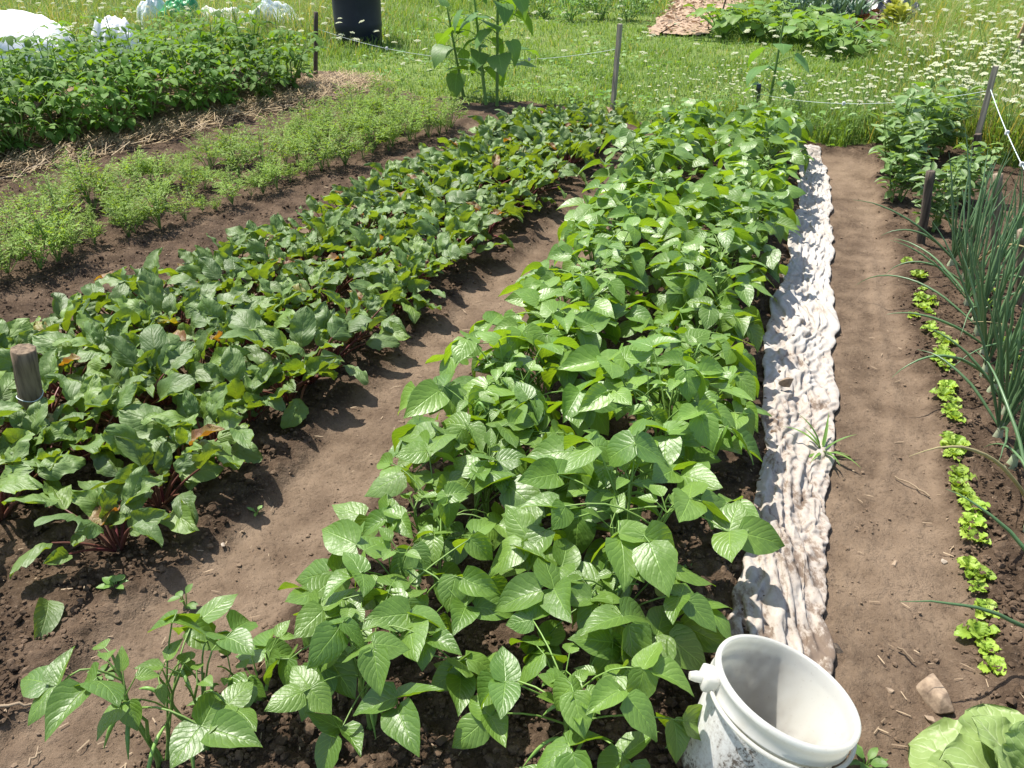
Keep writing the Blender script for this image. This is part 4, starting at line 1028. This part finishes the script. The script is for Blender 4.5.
def stone(px, s_, mat, label, seed, z=.3, base=None):
    q = G(*px); mb = MB(); rock(mb, s_, seed); o = link('stone', mb.mesh('stone', mat, False), label=label, category='stone')
    o.location = (q[0], q[1], (H(q[0], q[1]) if base is None else base)+s_[2]*z); o.rotation_euler = (U(-.2, .2), U(-.2, .2), U(0, 3)); return o
stone((938, 692), (.055, .042, .036), M['stone'], 'largest brown angular stone, above the big lettuce at the lower right', 3, .4)
stone((784, 398), (.036, .024, .024), M['stone'], 'brown stone lying on the white cloth strip', 5, .6, .055)
stone((334, 757), (.03, .02, .02), M['palestone'], 'pale stone at the bottom edge under the nearest beans', 6)
stone((224, 650), (.02, .013, .01), M['stone'], 'flat reddish stone on the path between beets and beans', 7)
stone((223, 545), (.011, .008, .008), M['palestone'], 'small pale stone below the beets on the path edge', 8)
stone((932, 714), (.018, .013, .012), M['stone'], 'small brown stone just below the largest stone', 9)
stone((891, 685), (.011, .009, .008), M['stone'], 'pebble in the right path left of the largest stone', 10)
stone((945, 557), (.016, .011, .008), M['palestone'], 'pale pebble just left of the lettuce line', 11)
stone((896, 560), (.014, .011, .008), M['stone'], 'tan pebble in the middle of the right path', 12)
stone((80, 314), (.02, .014, .012), M['palestone'], 'pale stone on the carrot path at the left', 13)
stone((140, 276), (.022, .015, .012), M['palestone'], 'pale stone at the foot of the carrots', 14)
stone((838, 645), (.02, .02, .012), M['darkwood'], 'dark lump beside the near end of the cloth strip', 15)
# weeds
def weed(px, n, L, W, label, prof='oval', pitch=(.1, .9), droop=(.3, 1.), mat='weedleaf', name='small_weed', stem=.03, wave=0.):
    q = G(*px); t = thing(name, on(q[0], q[1]), label, 'weed'); fo, st = MB(), MB()
    for k in range(n):
        a = k*2.399+U(-.3, .3); e = np.array((math.cos(a)*.008, math.sin(a)*.008, stem*U(.3, 1)))
        tube(st, [(0, 0, -.01), e*.5, e], .0016, 5)
        leaf(fo, e, rotm(a, U(*pitch), U(-.3, .3)), L*U(.7, 1.2), W*U(.8, 1.2), prof, 6, 4, .2, U(*droop), wave)
    link('foliage', fo.mesh('weed_foliage', M[mat]), t); link('stem', st.mesh('weed_stem', M['stem']), t)
weed((822, 452), 12, .13, .012, 'tuft of grassy weed at the right edge of the cloth strip', 'lance', (.1, 1.3), (.2, 1.2), 'weedleaf', 'grass_tuft')
weed((118, 596), 7, .035, .022, 'small weed with pointed leaves below the beets')
weed((103, 672), 8, .03, .016, 'tiny pale rosette weed on the path at the left', pitch=(.0, .3), stem=.008)
weed((186, 606), 6, .035, .02, 'thin little weed just above the stripped bean plant', stem=.06)
weed((866, 764), 8, .05, .022, 'leafy weed at the bottom edge right of the bucket', wave=.06)
weed((684, 752), 6, .04, .022, 'small weed at the bottom edge left of the bucket')
weed((256, 512), 5, .02, .012, 'tiny weed seedling on the path near the beets', stem=.01)
weed((690, 575), 5, .02, .014, 'tiny seedling in the shade right of the beans', stem=.01)
# young bean plants beside the row
SB = [proto_bean(30, 5, .32, .17, True, 4, .78), proto_bean(31, 4, .27, .14, True, 5, .74), proto_bean(32, 3, .12, .07, True, 0, .68)]
q = G(165, 772); dup(SB[0], 'bean_plant', on(q[0], q[1]), 1.0, 1.05, 'half-stripped bean plant with bare stalks at the lower left', 'bean plant', 'stray bean plants at the lower left')
q = G(212, 756); dup(SB[1], 'bean_plant', on(q[0], q[1]), 3.0, 1.0, 'stray bean plant with few leaves right of the half-stripped one', 'bean plant', 'stray bean plants at the lower left')
q = G(262, 706); dup(SB[2], 'bean_plant', on(q[0], q[1]), .4, 1.0, 'small bean seedling standing alone on the path left of the bean bed', 'bean plant', 'stray bean plants at the lower left')
# fallen beet leaf
mb = MB(); q = G(58, 622)
leaf(mb, (0, 0, .03), rotm(R(-60), .2, .7), .13, .075, 'beet', 9, 6, .5, 1.2, .03, 2, .5)
o = link('fallen_leaf', mb.mesh('fallen_leaf', M['beet']), label='single wilted beet leaf drooping onto the soil at the lower left', category='leaf'); o.location = on(q[0]-.02, q[1]+.02)
# sticks
def stick(p0, p1, r, label):
    a, b_ = G(*p0), G(*p1); a[2] = H(a[0], a[1])+.012; b_[2] = H(b_[0], b_[1])+.012
    mb = MB(); p = bow(a, b_, .006, 8); p[1:-1] += rng.uniform(-.004, .004, (6, 3)); tube(mb, p, [r, r*.7], 6, cap=True)
    link('stick', mb.mesh('stick', M['litter']), label=label, category='stick')
stick((2, 718), (46, 708), .004, 'pale broken stick on the soil at the left edge')
stick((28, 766), (42, 752), .003, 'short pale straw stick at the bottom left')
stick((930, 495), (895, 475), .003, 'thin brown stick left of the lettuce line')
stick((898, 645), (915, 660), .003, 'thin twig on the right path near the big stone')
# big lettuce at the lower right
q = G(1015, 800); t = thing('crinkled_lettuce', on(q[0], q[1]), 'large crinkled green lettuce with a browned leaf in the lower right corner', 'lettuce')
fo = MB()
for k in range(15):
    a = k*2.399+1.2; f = k/12
    leaf(fo, (math.cos(a)*.02, math.sin(a)*.02, .06*(1-f)+.015), rotm(a, 1.15-1.0*f, U(-.2, .2)), .1+.11*f, .11+.11*f, 'round', 16, 14, U(.1, .4), U(.2, .7)+.3*f, .06, U(2.5, 4), r=.97 if k in (9,) else U(0, .8), edge=.06, crk=.06)
link('leaves', fo.mesh('head_lettuce_leaves', M['cabbage']), t)

# ------------------------------------------------------------------ light
EL = R(64); SAZ = math.atan2(-.80, .60)           # sun: high, behind and to the left
sv = Vector((math.cos(EL)*math.sin(SAZ), math.cos(EL)*math.cos(SAZ), math.sin(EL)))
sl = bpy.data.lights.new('sun', 'SUN'); sl.energy = 4.8; sl.angle = R(.53); sl.color = (1, .955, .88)
so = bpy.data.objects.new('sun', sl); COL.objects.link(so); so.rotation_euler = sv.to_track_quat('Z', 'Y').to_euler(); so.location = sv*30
w = bpy.data.worlds.new('World'); S.world = w; w.use_nodes = True
wt = w.node_tree; wt.nodes.clear()
sk = wt.nodes.new('ShaderNodeTexSky'); sk.sky_type = 'NISHITA'; sk.sun_disc = False; sk.sun_elevation = EL; sk.sun_rotation = SAZ % (2*math.pi)
sk.dust_density = 1.5
bg = wt.nodes.new('ShaderNodeBackground'); bg.inputs[1].default_value = .135; wo = wt.nodes.new('ShaderNodeOutputWorld')
wt.links.new(sk.outputs[0], bg.inputs[0]); wt.links.new(bg.outputs[0], wo.inputs[0])
vs = S.view_settings; vs.view_transform = 'Standard'; vs.look = 'None'; vs.gamma = 1; vs.exposure = .88; vs.use_curve_mapping = False
S.cycles.max_bounces = 7; S.cycles.transmission_bounces = 5; S.cycles.diffuse_bounces = 4
